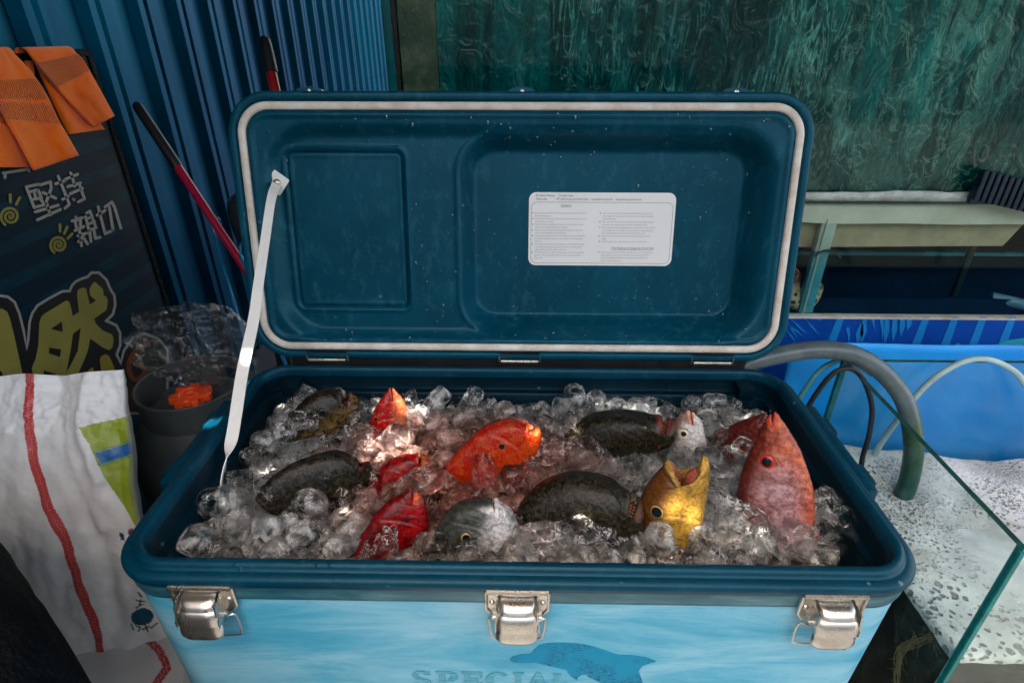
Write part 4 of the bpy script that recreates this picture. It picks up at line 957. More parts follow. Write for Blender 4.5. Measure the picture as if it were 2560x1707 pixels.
# ============================================================ BROOM HANDLES, ROD, CONTAINER
simple('pink_pole', (.42, .01, .05), .3, 0, .1, 30); simple('red_pole', (.35, .008, .012), .3, 0, .1, 30); simple('cyan_rod', (.01, .20, .42), .3, .2, .1, 30)
simple('bristle', (.02, .05, .16), .8, 0, .3, 60, .5)
def broom(label, top, low, rad, mat, grip_len, foot):
    top = Vector(top); low = Vector(low); d = (low-top).normalized(); L_ = (top.z-(GZ+.12))/-d.z; end = top+d*L_
    r = empty('broom', (end.x, end.y, GZ)); ks = []
    b = B(); b.tube([top+d*(grip_len*.9), end], rad, 14); ks.append(b.out('pole', mat, r))
    b = B(); b.tube([top, top+d*.006, top+d*.02, top+d*grip_len*.5, top+d*grip_len*.97, top+d*grip_len], [rad*.5, rad*1.05, rad*1.2, rad*1.25, rad*1.25, rad*1.05], 14); ks.append(b.out('grip', 'black_rubber', r))
    b = B(); b.box(end+Vector((-.10, -.02, -.03)), end+Vector((.10, .02, .012)), 0, .006)
    for k in range(60): x, y = rng.uniform(-.095, .095), rng.uniform(-.016, .016); p = end+Vector((x, y, -.03)); b.tube([p, p+Vector((x*.25, y*.6, -.09))], .0022, 4)
    ks.append(b.out('brush', 'bristle', r)); settle(r, ks); tag(r, label, 'broom'); return r
p0, p1 = onX(338, 258, -.86), onX(632, 700, -.60)
broom('broom with long pink handle and black grip leaning on the blue wall', p0, p1, .0095, 'pink_pole', .17, 0)
p0 = onY(659, 92, .95); p1 = onY(688, 228, .90)
broom('broom with red handle and black grip standing upright behind the cooler lid', p0, p1, .0105, 'red_pole', .075, 0)
def rod(label, a, c_, r):
    a, c_ = Vector(a), Vector(c_); d = (c_-a).normalized(); e = a+d*((a.z-GZ)/-d.z)
    b = B(); b.tube([a, e], r, 10); b.tube(catmull([a, a-d*.02+Vector((.01, 0, .01)), a-d*.005+Vector((.025, 0, .012)), a+d*.02+Vector((.02, 0, 0))], 14), r*.8, 8)
    o = b.out('metal_rod', 'cyan_rod'); tag(o, label, 'rod'); return o
rod('thin blue rod with hooked end standing between the pink broom handle and the wall', onX(530, 570, -.75), onX(594, 785, -.68), .0032)
rod('short visible stretch of bright blue rod under the lower end of the pink handle', onX(602, 640, -.60), onX(636, 722, -.56), .0040)
b = B(); c0 = onY(628, 560, 1.02); b.lathe([(.0001, .08), (.02, .078), (.037, .066), (.044, .046), (.047, .014), (.045, -.02), (.043, -.04), (.046, -.044), (.046, -.09), (.0001, -.09)], c0, (0.0, -.15, 1), 28)
simple('grey_plastic', (.03, .04, .045), .5, 0, .2, 20)
b.box(c0+Vector((-.01, -.01, -.9)), c0+Vector((.03, .03, -.08)))
tag(b.out('container', 'grey_plastic'), 'dim grey container behind the left edge of the open lid', 'container')

# ============================================================ GAS CYLINDER with a clear bag on it
simple('gas_paint', (.062, .070, .068), .6, 0, .16, 26, .5, .0015); simple('valve_red', (.80, .075, .01), .4, 0, .15, 60, .2)
GC = Vector((-.655, .60, GZ)); ztop = -.172
gas = empty('gas_cylinder', GC); gk = []
b = B(); b.lathe([(.0001, .015), (.10, .015), (.135, .03), (.143, .06), (.143, .215), (.138, .25), (.122, .298), (.099, .336), (.062, .362), (.0001, .372)], GC, seg=56)
b.lathe([(.115, 0), (.12, 0), (.12, .03), (.115, .03)], GC, seg=48); gk.append(b.out('body', 'gas_paint', gas))
b = B(); n = 96; R1, H0, H1 = .102, .262, ztop-GZ; vs = []; fs = []
rowsz = 10
for side, rr in ((0, R1), (1, R1-.003)):
    for j in range(rowsz+1):
        for k in range(n): a = 2*PI*k/n; vs.append(GC+Vector(((rr+.002*(j/rowsz))*math.cos(a), (rr+.002*(j/rowsz))*math.sin(a), H0+(H1-H0)*j/rowsz)))
def hole(j, k):
    a = (k+.5)/n*360; hz_ = (j+.5)/rowsz
    for ca, wa, lo, hi in ((222, 13, .35, .85), (60, 22, .35, .85), (140, 14, .35, .85), (238, 9, 0, .12), (272, 10, 0, .2)):
        if abs((a-ca+180) % 360-180) < wa and lo < hz_ < hi: return True
    return False
m = n*(rowsz+1)
for j in range(rowsz):
    for k in range(n):
        if hole(j, k): continue
        a, c_ = j*n+k, j*n+(k+1) % n; fs.append((a, c_, c_+n, a+n)); fs.append((m+a, m+a+n, m+c_+n, m+c_))
        for (jj, kk, e) in ((j-1, k, (a, c_)), (j+1, k, (c_+n, a+n)), (j, k-1, (a+n, a)), (j, k+1, (c_, c_+n))):
            if jj < 0 or jj >= rowsz or hole(jj, kk % n): fs.append((e[1], e[0], e[0]+m, e[1]+m))
b.add(vs, fs)
for k in range(n): pass
b.tube([GC+Vector(((R1)*math.cos(a), (R1)*math.sin(a), H1)) for a in np.linspace(0, 2*PI, 60)], .0032, 8)
for a in (235, 262, 292, 250): b.lathe([(.0001, .003), (.003, .002), (.004, 0)], GC+Vector((R1*math.cos(math.radians(a)), R1*math.sin(math.radians(a)), H0+(.08 if a != 250 else .03))), (math.cos(math.radians(a)), math.sin(math.radians(a)), 0), 10)
gk.append(b.out('collar', 'gas_paint', gas, ang=30))
VC = onZ(478, 990, ztop+.004); 
b = B(); b.lathe([(.012, 0), (.013, .05), (.017, .052), (.017, VC.z-GZ-.31+0), (.008, VC.z-GZ-.305), (.008, VC.z-GZ-.295)], Vector((VC.x, VC.y, GZ+.29)), seg=20, capb=True); b.box(Vector((VC.x-.03, VC.y-.01, GZ+.335)), Vector((VC.x+.03, VC.y+.01, GZ+.358)), 0, .003)
vb = b.out('valve', 'old_steel', gas); gk.append(vb)
b = B(); n = 84; ro = [.0335+.0055*math.copysign(abs(math.cos(7*a/2))**.5, math.cos(7*a))*0+.0048*math.tanh(3*math.cos(7*a)) for a in np.linspace(0, 2*PI, n, endpoint=False)]
vs = []
for z, sc_ in ((-.008, .92), (-.0055, 1), (.0055, 1), (.008, .93)):
    for k in range(n): a = 2*PI*k/n; vs.append(VC+Vector((ro[k]*sc_*math.cos(a), ro[k]*sc_*math.sin(a), z)))
for z, rr in ((.0085, .021), (.005, .018), (.0045, .013), (.006, .011), (.002, .009)):
    for k in range(n): a = 2*PI*k/n; vs.append(VC+Vector((rr*math.cos(a), rr*math.sin(a), z)))
b.add(vs, [(j*n+k, j*n+(k+1) % n, (j+1)*n+(k+1) % n, (j+1)*n+k) for j in range(8) for k in range(n)]+[tuple(8*n+k for k in range(n)), tuple(range(n))[::-1]])
hw = b.out('handwheel', 'valve_red', vb, ang=30)
settle(gas, gk); tag(gas, 'dull grey gas cylinder with pierced collar and orange handwheel behind the cooler', 'gas cylinder')
# clear bag
def bag():
    bm = bmesh.new(); bmesh.ops.create_icosphere(bm, subdivisions=5, radius=1); c = at(492, 868, 1.13)
    for v in bm.verts:
        p = v.co.copy(); q = noise.voronoi(p*2.2+Vector((5, 1, 2)))[0]; k = .86+.28*(q[1]-q[0])+.12*noise.noise(p*3)+.05*noise.noise(p*9)
        if p.z > .3: k += .15*(p.z-.3)
        v.co = c+Vector((p.x*.125*k, p.y*.07*k, p.z*.090*k))
    me = bpy.data.meshes.new('plastic_bag'); bm.to_mesh(me); bm.free(); o = link('plastic_bag', me, 'clear_film')
    # knotted top
    return o
tag(bag(), 'crumpled clear plastic bag lying on the gas cylinder', 'plastic bag')

# ============================================================ SACKS
def sack_mat():
    s = NT('woven_sack'); u = s.coord('UV'); at_ = s.n('ShaderNodeAttribute', attribute_name='col'); 
    br = s.n('ShaderNodeTexBrick', {'Vector': s.coord('UV', (1, 1, 1)), 'Scale': 70.0, 'Mortar Size': .012, 'Color1': (1, 1, 1, 1), 'Color2': (.93, .93, .93, 1), 'Mortar': (.55, .55, .55, 1), 'Row Height': .22})
    n1 = s.noise(s.coord('Object'), 18, 6, .6); n2 = s.noise(s.coord('Object'), 42, 4, .6, 1.0)
    c = s.mix(.6, at_.outputs['Color'], s.mix(1.0, at_.outputs['Color'], br.outputs[0], 'MULTIPLY'))
    c = s.mix(s.math('MULTIPLY', s.mask(n1, .55, .8), .2), c, (.45, .40, .33))
    b_ = s.bump(n1, .25, .006); b1 = s.bump(n2, .3, .002, b_.outputs[0]); b2 = s.bump(br.outputs['Fac'], -.25, .0008, b1.outputs[0])
    s.bsdf(Base_Color=c, Roughness=.38, Normal=b2.outputs[0], Specular_IOR_Level=.5); M['woven_sack'] = s.m
sack_mat()
def s5(X, Y): return (X/2.2167, 1000+Y/2.2167)
def inpoly(x, y, P):
    c = False; n = len(P)
    for i in range(n):
        x1, y1 = P[i]; x2, y2 = P[i-1]
        if (y1 > y) != (y2 > y) and x < (x2-x1)*(y-y1)/(y2-y1)+x1: c = not c
    return c
def segd(x, y, P):
    m = 1e9; tt = 0; acc = 0; sd = 0
    for i in range(len(P)-1):
        ax, ay = P[i]; bx, by = P[i+1]; dx, dy = bx-ax, by-ay; L2 = dx*dx+dy*dy; t = max(0, min(1, ((x-ax)*dx+(y-ay)*dy)/L2)); d = math.hypot(x-ax-t*dx, y-ay-t*dy)
        if d < m: m = d; tt = acc+t*math.sqrt(L2); sd = (x-ax)*dy-(y-ay)*dx
        acc += math.sqrt(L2)
    return m, tt, sd
RED = [(62, 925), (68, 945), (76, 1000), (85, 1060), (100, 1130), (125, 1205), (150, 1265), (185, 1340), (205, 1400), (222, 1470), (238, 1540), (246, 1580), (248, 1660)]
GREEN = [s5(*p) for p in ((462, 147), (560, 122), (668, 98), (720, 170), (760, 300), (800, 500), (830, 655), (735, 705), (700, 640), (610, 470), (560, 350), (520, 240))]
BLUEB = [s5(*p) for p in ((543, 290), (720, 232), (740, 292), (575, 352))]
TEALB = [(350+(math.cos(a))*26, 1545+math.sin(a)*22) for a in np.linspace(0, 2*PI, 14, endpoint=False)]
NAVY = [(-40, 1040), (0, 1050), (20, 1085), (0, 1090), (-40, 1086)]
SCR = [[(345, 1480), (352, 1492)], [(340, 1500), (356, 1506)], [(338, 1520), (352, 1512)], [(330, 1535), (348, 1528)], [(326, 1550), (336, 1556), (344, 1548)], [(324, 1562), (330, 1576)], [(336, 1566), (346, 1572), (340, 1582)], [(350, 1578), (366, 1570)], [(356, 1566), (362, 1584)], [(370, 1574), (384, 1564)], [(350, 1500), (346, 1512)], [(334, 1540), (352, 1546)]]
def sack_col(x, y):
    base = (.88, .88, .87)
    d, t, sd = segd(x, y, RED)
    if d < 10.5:
        k = int(t/7.5) % 2; col = int((sd > 0)); gap = (t % 7.5) < 1.6
        if d < .9 or gap: return (.68, .20, .17)
        return (.62, .05, .06)
    if inpoly(x, y, BLUEB): return (.01, .14, .42)
    for a_, c_ in ((BLUEB[0], BLUEB[1]), (BLUEB[3], BLUEB[2])):
        pass
    if inpoly(x, y, GREEN):
        e = segd(x, y, BLUEB+[BLUEB[0]])[0]
        if 2.5 < e < 5: return (.03, .28, .12)
        return (.33, .42, .03)
    if inpoly(x, y, NAVY): return (.01, .05, .22)
    if inpoly(x, y, TEALB): return (.01, .10, .16)
    for q in SCR:
        if segd(x, y, q)[0] < 1.9: return (.02, .02, .025)
    if math.hypot(x-322, y-1333) < 9: return (.5, .02, .03) if math.hypot(x-322, y-1333) < 7 else (.05, .08, .2)
    if abs(x-302-.25*(y-1345)) < 4 and 1333 < y < 1352: return (.02, .03, .10)
    return base
def sheet_obj(name, fn, x0, x1, y0, y1, nx, ny, colf, label, uvs=(1, 1), mir=None):
    vs = []; cols = []; uv = []
    for j in range(ny+1):
        for i in range(nx+1):
            u, v = i/nx, j/ny; p, px = fn(u, v); vs.append(p); cols.append((*colf(*px), 1)); uv.append((u*uvs[0], v*uvs[1]))
    m = len(vs); N_ = nx+1
    back = [mir(vs[k], (k % N_)/nx, (k//N_)/ny) for k in range(m)]
    fs = [(j*N_+i, (j+1)*N_+i, (j+1)*N_+i+1, j*N_+i+1) for j in range(ny) for i in range(nx)]; fs += [tuple(a+m for a in q)[::-1] for q in fs]
    for j in range(ny):
        a, c_ = j*N_, (j+1)*N_; fs.append((c_, a, a+m, c_+m)); a, c_ = a+nx, c_+nx; fs.append((a, c_, c_+m, a+m))
    for i in range(nx): a = i; fs.append((a, a+1, a+1+m, a+m)); a = ny*N_+i; fs.append((a+1, a, a+m, a+1+m))
    o = mesh(name, vs+back, fs, 'woven_sack'); me = o.data
    ca = me.color_attributes.new('col', 'FLOAT_COLOR', 'POINT'); ca.data.foreach_set('color', np.array(cols+[(.8, .8, .79, 1)]*m, dtype=np.float32).ravel())
    ul = me.uv_layers.new(name='UVMap'); U2 = uv+uv; ul.data.foreach_set('uv', np.array([U2[l.vertex_index] for l in me.loops], dtype=np.float32).ravel())
    tag(o, label, 'sack', 'white woven sacks'); return o
SO = onZ(300, 1600, -.40); SU = onX(290, 925, -.64); SVV = (SU-SO); SVV.x = 0; SVV.normalize(); SN = Vector((1, 0, 0)).cross(SVV); SN = SN if SN.y < 0 else -SN
topc = catmull([(-260, 965), (-100, 952), (0, 946), (60, 942), (90, 934), (130, 940), (200, 930), (290, 925)], 200)
rightc = catmull([(290, 925), (296, 990), (308, 1040), (314, 1100), (322, 1160), (340, 1250), (372, 1340), (400, 1450), (420, 1560), (430, 1640)], 200)
def sack_fn(u, v):
    top = topc[int(u*199)]; rx = rightc[int(v*199)]
    x = -260+(rx[0]+260)*u; y = top[1]+(1690-top[1])*v; y = top[1]*(1-v)+1690*v if u < 1 else rx[1]*0+top[1]*(1-v)+1690*v
    bul = .045*math.sin(PI*min(1, v*.9+.05))**.8*math.sin(PI*min(.97, max(.03, u*.9+.1)))**.5 - .018
    p = onPl(x, y, SO, SN)
    # long soft folds that run down from the mouth of the sack
    f1 = segd(x, y, [(120, 940), (170, 1080), (215, 1220), (270, 1400), (290, 1560)])[0]; f2 = segd(x, y, [(150, 1000), (200, 1180), (260, 1320)])[0]; f3 = segd(x, y, [(210, 930), (200, 1060), (255, 1200)])[0]
    w_ = -.010*math.exp(-(f1/22)**2)+.007*math.exp(-(f2/16)**2)+.006*math.exp(-(f3/14)**2)
    w_ += .006*noise.noise(Vector((x*.011, y*.006, 2)))+.0035*noise.noise(Vector((x*.03, y*.022, 5)))+.0012*noise.noise(Vector((x*.07, y*.07, 7)))*(1.6 if y < 1080 else .4)
    return p+SN*(bul+w_), (x, y)
sheet_obj('woven_sack', sack_fn, 0, 0, 0, 0, 330, 280, sack_col, 'standing white woven sack with red stripe and green print, left of the cooler', (1.6, 2.2),
          mir=lambda p, u, v: p-SN*(.004+.11*math.sin(PI*min(1, v*1.0))**.7*math.sin(PI*min(.99, max(.01, u)))**.5)+Vector((0, 0, 0)))
RED2 = [(330, 1580), (347, 1591), (375, 1602), (397, 1625), (414, 1655), (418, 1668), (402, 1690), (388, 1712), (375, 1760)]
def lie_fn(u, v):
    x = 80+420*u; ytop = 1655-.20*(x-180)-.00035*(x-250)**2; th = v*2.3-.15
    # a roll of sack: arc of a cylinder lying along the floor
    base = onPl(x, ytop, (0, .16, -.425), (0, -.35, 1))
    r = .085; p = base+Vector((0, -r*math.sin(th)*1.1, -r*(1-math.cos(th)))) + Vector((0, 0, 1))*.004*noise.noise(Vector((x*.02, v*5, 1)))
    # recover photo pixel for the print
    d = np.array(p)-CP; z_ = d@FW; px = (1280+FPX*(d@RR)/z_, 853.5-FPX*(d@UU)/z_)
    return p, px
def lie_col(x, y):
    d, t, sd = segd(x, y, RED2)
    if d < 10: return (.62, .30, .26) if (d < .9 or (t % 7.5) < 1.5) else (.50, .03, .05)
    return (.72, .71, .69)
sheet_obj('woven_sack', lie_fn, 0, 0, 0, 0, 150, 120, lie_col, 'second white woven sack lying flat, its rounded fold below the standing sack', (1.2, .6), mir=lambda p, u, v: Vector((p.x, .19+.02*v, min(p.z, GZ+.01+.02*(1-v)))))

# black bag at the lower left, close to the camera
A_, B_ = at(212, 1707, .50), at(8, 1335, .62)
def black_bag():
    bm = bmesh.new(); bmesh.ops.create_icosphere(bm, subdivisions=5, radius=1)
    d = (B_-A_).normalized(); side = Vector((-1, 0, 0)); side = (side-d*side.dot(d)).normalized(); oth = d.cross(side); r = .155; c = (A_+B_)/2+side*r
    for v in bm.verts:
        p = v.co.copy(); k = 1+.035*noise.noise(p*2.5)+.025*noise.noise(p*6)+.012*noise.noise(p*14); q = (abs(p.x)**2.6+abs(p.y)**2.6)**(1/2.6); pr_ = math.sqrt(max(1e-9, p.x**2+p.y**2)); f = pr_/max(q, 1e-6)
        v.co = c+(side*p.x+oth*p.y)*r*k*min(f, 1.15)+d*p.z*.34*k
    zm = min(v.co.z for v in bm.verts); lo_z = c.z-.06
    for v in bm.verts:      # the bag slumps down to the ground
        if v.co.z < lo_z: v.co.z = lo_z-(lo_z-v.co.z)/(lo_z-zm)*(lo_z-GZ-.002)
        if v.co.z < lo_z: q = (lo_z-v.co.z)/(lo_z-GZ); v.co.x = c.x+(v.co.x-c.x)*(1+.5*q); v.co.y = c.y+(v.co.y-c.y)*(1+.5*q)
    me = bpy.data.meshes.new('black_bag'); bm.to_mesh(me); bm.free(); return link('black_bag', me, 'black_film')
tag(black_bag(), 'dark black plastic bag bulging in at the bottom left corner', 'bag')

# ============================================================ FISH TANKS BEHIND
TY = .75
def water_mat():
    s = NT('tank_water'); v = s.coord('Object', (1, 1, 1)); vs_ = s.coord('Object', (5.5, 1, 1.6), (0, -.16, 0))
    n0 = s.noise(v, 3.2, 3, .5, .4); n1 = s.noise(vs_, 3.4, 8, .65, 1.6); n2 = s.noise(s.coord('Object', (4.0, 1, 1.5), (0, -.45, 0)), 8, 4, .6, .9)
    sep = s.n('ShaderNodeSeparateXYZ', {0: s.coord('Object').outputs[0]})
    band = lambda lo0, lo1, hi0, hi1: s.math('MULTIPLY', s.n('ShaderNodeMapRange', {'Value': sep.outputs['X'], 'From Min': lo0, 'From Max': lo1}).outputs[0], s.n('ShaderNodeMapRange', {'Value': sep.outputs['X'], 'From Min': hi1, 'From Max': hi0}).outputs[0])
    c = s.ramp(n0, [(.30, (.0, .035, .045)), (.48, (.0, .11, .125)), (.66, (.004, .24, .25))])
    st = s.noise(s.coord('Object', (16, 1, 1.6), (0, -.10, 0)), 2.6, 5, .6, .5); m_st = s.math('MULTIPLY', s.mask(st, .56, .63), band(-.05, .1, .45, .6))
    c2 = s.mix(s.math('MULTIPLY', m_st, .5), c.outputs[0], (.14, .55, .55))  # streaks of refracted light painted into the water colour
    dk = s.mask(s.noise(s.coord('Object', (9, 1, 1.1), (0, -.08, 0)), 2.2, 4, .6, .4), .44, .56); c2 = s.mix(s.math('MULTIPLY', s.math('SUBTRACT', 1.0, dk), .75), c2, (.0, .030, .036))
    m_b = s.math('MULTIPLY', s.math('MULTIPLY', s.mask(n2, .46, .56), s.mask(s.noise(s.coord('Object'), 4.2, 3, .5), .42, .58)), band(.42, .55, .80, 1.0))
    c3 = s.mix(s.math('MULTIPLY', m_b, .6), c2, (.13, .36, .33)); m_w = s.mask(n1, .60, .66)
    c4 = s.mix(s.math('MULTIPLY', m_w, .2), c3, (.12, .60, .60)); low = s.n('ShaderNodeMapRange', {'Value': sep.outputs['Z'], 'From Min': .36, 'From Max': .22}); c4 = s.mix(s.math('MULTIPLY', low, .6), c4, (.0, .03, .03))
    fv = s.noise(s.coord('Object', (11, 1, 2.2), (0, -.12, 0)), 3.2, 3, .5, 1.6); fr_ = s.noise(s.coord('Object', (3.0, 1, 2.2), (0, -.5, 0)), 10, 3, .5, 1.2)
    rg = lambda n_, w_: s.math('SUBTRACT', 1.0, s.n('ShaderNodeMapRange', {'Value': s.math('ABSOLUTE', s.math('SUBTRACT', n_.outputs[0], .5)), 'From Min': 0.0, 'From Max': w_}))
    k_l = s.math('MULTIPLY', s.math('MULTIPLY', rg(fv, .030), band(-.1, .0, .5, .7)), s.mask(s.noise(s.coord('Object'), 7, 3), .45, .55)); k_r = s.math('MULTIPLY', s.math('MULTIPLY', rg(fr_, .030), band(.4, .5, 1.3, 1.5)), s.mask(s.noise(s.coord('Object'), 6, 3), .44, .56))
    c4 = s.mix(s.math('MULTIPLY', k_l, .5), c4, (.22, .75, .72)); c4 = s.mix(s.math('MULTIPLY', k_r, .3), c4, (.34, .62, .52))  # caustic highlights painted in as bright filaments
    dr = s.math('MULTIPLY', rg(s.noise(s.coord('Object', (3.4, 1, 2.0), (0, -.4, 0)), 13, 5, .6, 1.0), .03), .55); c4 = s.mix(dr, c4, (.0, .03, .035))
    b_ = s.bump(n2, .2, .03); b2 = s.bump(fr_, .3, .03, b_.outputs[0])
    s.bsdf(Base_Color=c4, Roughness=.05, Normal=b2.outputs[0], Specular_IOR_Level=.22); M['tank_water'] = s.m
water_mat()
def algae_mat():
    s = NT('algae'); v = s.coord('Object'); n1 = s.noise(v, 16, 6, .7); vo = s.noise(v, 160, 3, .7)
    c = s.ramp(n1, [(.3, (.004, .03, .02)), (.5, (.05, .085, .05)), (.7, (.20, .20, .13))])
    c2 = s.mix(s.mask(vo, .66, .74), c.outputs[0], (.34, .26, .15)); s.bsdf(Base_Color=c2, Roughness=.35, Normal=s.bump(vo, .4, .003).outputs[0]); M['algae'] = s.m
algae_mat()
simple('tank_frame', (.004, .10, .11), .25, 0, .2, 20); simple('tank_dark', (.002, .016, .016), .4, 0, .3, 8); simple('concrete_tan', (.40, .33, .22), .6, 0, .3, 14, .4, .004)
simple('concrete_pale', (.62, .61, .53), .4, 0, .2, 9, .3, .004); simple('navy_floor', (.002, .018, .05), .35, 0, .3, 8); simple('post_teal', (.05, .26, .33), .25, 0, .25, 12); simple('post_pale', (.42, .50, .46), .35, 0, .15, 12)
# upper tank
up_ = empty('fish_tank', (.6, 1.0, -.11)); k1 = []
ZB = .170
b = B(); b.box((-.145, TY+.016, ZB+.004), (1.75, TY+.42, .80)); k1.append(b.out('water', 'tank_water', up_, smooth=False))
b = B(); b.box((-.211, TY+.014, ZB+.004), (-.146, TY+.42, .80)); k1.append(b.out('algae_strip', 'algae', up_, smooth=False))
b = B(); b.box((-.212, TY, ZB-.012), (1.76, TY+.010, .86)); k1.append(b.out('front_pane', 'dark_pane', up_, smooth=False))
b = B(); b.box((-.234, TY-.006, ZB-.02), (-.219, TY+.45, .88), 0, .001); b.box((-.2185, TY+.001, ZB-.02), (-.2125, TY+.008, .87), 1); k1.append(b.out('corner_frame', ['tank_frame', 'black_rubber'], up_))
b = B(); b.box((-.20, TY+.43, ZB), (1.76, TY+.45, .86)); b.box((1.762, TY, ZB-.01), (1.78, TY+.45, .86)); k1.append(b.out('back_panel', 'tank_dark', up_, smooth=False))
b = B(); b.box((-.212, TY+.0005, ZB-.0175), (1.76, TY+.43, ZB-.0125)); k1.append(b.out('bottom_pane', 'dark_pane_edge', up_, smooth=False))
settle(up_, k1); tag(up_, 'big glass tank full of dark green rippling water, above the ledge', 'fish tank')
# foam line on the sill of the upper tank
simple('foam_grey', (.45, .50, .46), .6, 0, .3, 40, .6, .004)
b = B(); n = 90; vs = []
for j, yy in enumerate((TY-.001, TY-.007, TY-.007, TY-.001)):
    for i in range(n+1):
        x = .2+1.5*i/n; top = ZB+.007+.005*noise.noise(Vector((x*6, 0, 4)))+.002*noise.noise(Vector((x*30, 0, 4))); vs.append(Vector((x, yy, (ZB-.010) if j < 2 else top)))
b.add(vs, [(j*(n+1)+i, j*(n+1)+i+1, ((j+1) % 4)*(n+1)+i+1, ((j+1) % 4)*(n+1)+i) for j in range(4) for i in range(n)])
tag(b.out('foam_line', 'foam_grey', ang=None), 'thin pale scum line along the foot of the big tank glass', 'scum', kind='stuff')
# lower tank: open bay with ledge, posts, floor
lo_ = empty('lower_tank', (.7, 1.0, GZ)); k2 = []
b = B(); n = 60
def wavy(x): return .112+.006*noise.noise(Vector((x*5, 1, 0)))-.006*sst(.45, .6, x)+.004
vs = [];
for i in range(n+1):
    x = -.2+1.95*i/n; vs += [Vector((x, TY+.012, .152)), Vector((x, TY+.012, wavy(x))), Vector((x, TY+.05, .152)), Vector((x, TY+.05, wavy(x)))]
fs = []
for i in range(n): a = i*4; fs += [(a+1, a+5, a+4, a), (a+2, a+6, a+7, a+3), (a+3, a+7, a+5, a+1), (a, a+4, a+6, a+2)]
b.add(vs, fs); k2.append(b.out('sill', 'concrete_pale', lo_, smooth=False, ang=None))
b = B(); v4 = [(-.2, TY+.06, .158), (1.05, TY+.06, .158), (1.0, TY+.06, .056), (-.2, TY+.06, .040)]
b.poly([Vector(p) for p in v4][::-1], (0, -1, 0), .02); b.box((-.2, TY+.052, .096), (.99, TY+.058, .104)); k2.append(b.out('ledge', 'concrete_tan', lo_, smooth=False, ang=None))
b = B(); b.box((-.2, TY+.10, -.20), (1.75, TY+.50, -.092)); k2.append(b.out('floor_panel', 'navy_floor', lo_, smooth=False))
b = B(); b.box((-.2, TY+.50, -.20), (1.75, TY+.52, .16)); b.box((-.22, TY+.02, -.20), (-.2, TY+.52, .16)); b.box((1.75, TY+.02, -.2), (1.77, TY+.52, .16)); b.box((-.2, TY+.26, .152), (1.75, TY+.52, .16)); k2.append(b.out('back_panel', 'tank_dark', lo_, smooth=False))
b = B(); b.box((.2, TY+.30, -.062), (1.7, TY+.312, -.053)); k2.append(b.out('rail', 'post_teal', lo_, smooth=False))
b = B(); b.box((.604, TY+.014, -.088), (.634, TY+.030, .05), 0, .002); b.box((.604, TY+.0142, .05), (.634, TY+.0302, .118), 1, .002); b.tube([(.612, TY+.012, -.088), (.612, TY+.012, .118)], .0018, 6, 1); k2.append(b.out('post', ['post_teal', 'post_pale'], lo_))
b = B(); b.box((.985, TY+.10, -.088), (.998, TY+.11, .10), 0, .002); k2.append(b.out('post', 'tank_dark', lo_))
b = B(); b.box((-.2, TY, -.088), (1.76, TY+.006, .152)); k2.append(b.out('front_pane', 'dark_pane', lo_, smooth=False))
b = B(); b.box((-.22, TY-.006, -.0925), (1.77, TY+.012, -.0885)); k2.append(b.out('trim', 'gasket', lo_, smooth=False))
settle(lo_, k2); tag(lo_, 'lower glass bay with tan ledge and teal post, under the big green tank', 'fish tank')
b = B(); b.tube(catmull([onY(2036, 642, TY+.008), onY(2048, 632, TY+.008), onY(2066, 626, TY+.008), onY(2086, 630, TY+.008), onY(2102, 645, TY+.008)], 20), .0022, 6)
tag(b.out('tube', 'black_rubber'), 'short dark curved tube crossing the teal post', 'tube')
b = B(); c0 = onY(2520, 757, TY+.09)
b.tube([c0+Vector((-.02, .03, 0)), c0+Vector((.09, 0, -.015))], .013, 14); b.tube([c0+Vector((-.02, .05, -.030)), c0+Vector((.06, .03, -.04))], .009, 12)
simple('pale_blue_plastic', (.10, .22, .34), .2, 0, .3, 20)
tag(b.out('pipe', 'pale_blue_plastic'), 'pale blue pipes lying in the lower bay at the right edge', 'pipe')
# spotted eel with pinkish head, just right of the lid
def eel_mat():
    s = NT('eel_skin'); v = s.coord('Object'); vo = s.n('ShaderNodeTexVoronoi', {'Vector': v, 'Scale': 85.0, 'Randomness': .8}); g = s.n('ShaderNodeNewGeometry'); sep = s.n('ShaderNodeSeparateXYZ', {0: g.outputs['Position']})
    c = s.mix(s.mask(vo, .38, .46), (.012, .010, .008), (.55, .48, .30)); hd = s.n('ShaderNodeMapRange', {'Value': sep.outputs['Z'], 'From Min': -.045, 'From Max': -.02})
    c2 = s.mix(hd, c, s.ramp(s.noise(v, 70, 4), [(.35, (.05, .02, .015)), (.7, (.30, .12, .09))]).outputs[0]); s.bsdf(Base_Color=c2, Roughness=.4); M['eel_skin'] = s.m
eel_mat()
q = [onY(1985, 776, TY+.04), onY(2000, 755, TY+.04), onY(1978, 735, TY+.045), onY(1972, 715, TY+.045), onY(1980, 690, TY+.04), onY(1984, 676, TY+.03)]
q = [Vector((q[0].x+.07, TY+.10, -.086+.02)), Vector((q[0].x+.03, TY+.045, -.068))]+[Vector(p) for p in q[1:]]
b = B(); c_ = catmull(q, 40); b.tube(c_, [.006+.016*math.sin(PI*(.12+.72*i/39))**.8-.006*(i > 30)*(i-30)/9 for i in range(40)], 16)
for s_ in (-1, 1): b.lathe([(.0001, .002), (.0015, .001), (.002, 0)], Vector(c_[36])+Vector((s_*.009, -.008, 0)), (s_, -1, 0), 8)
tag(b.out('eel', 'eel_skin'), 'black spotted cream eel with brownish head in the lower bay beside the lid', 'eel')
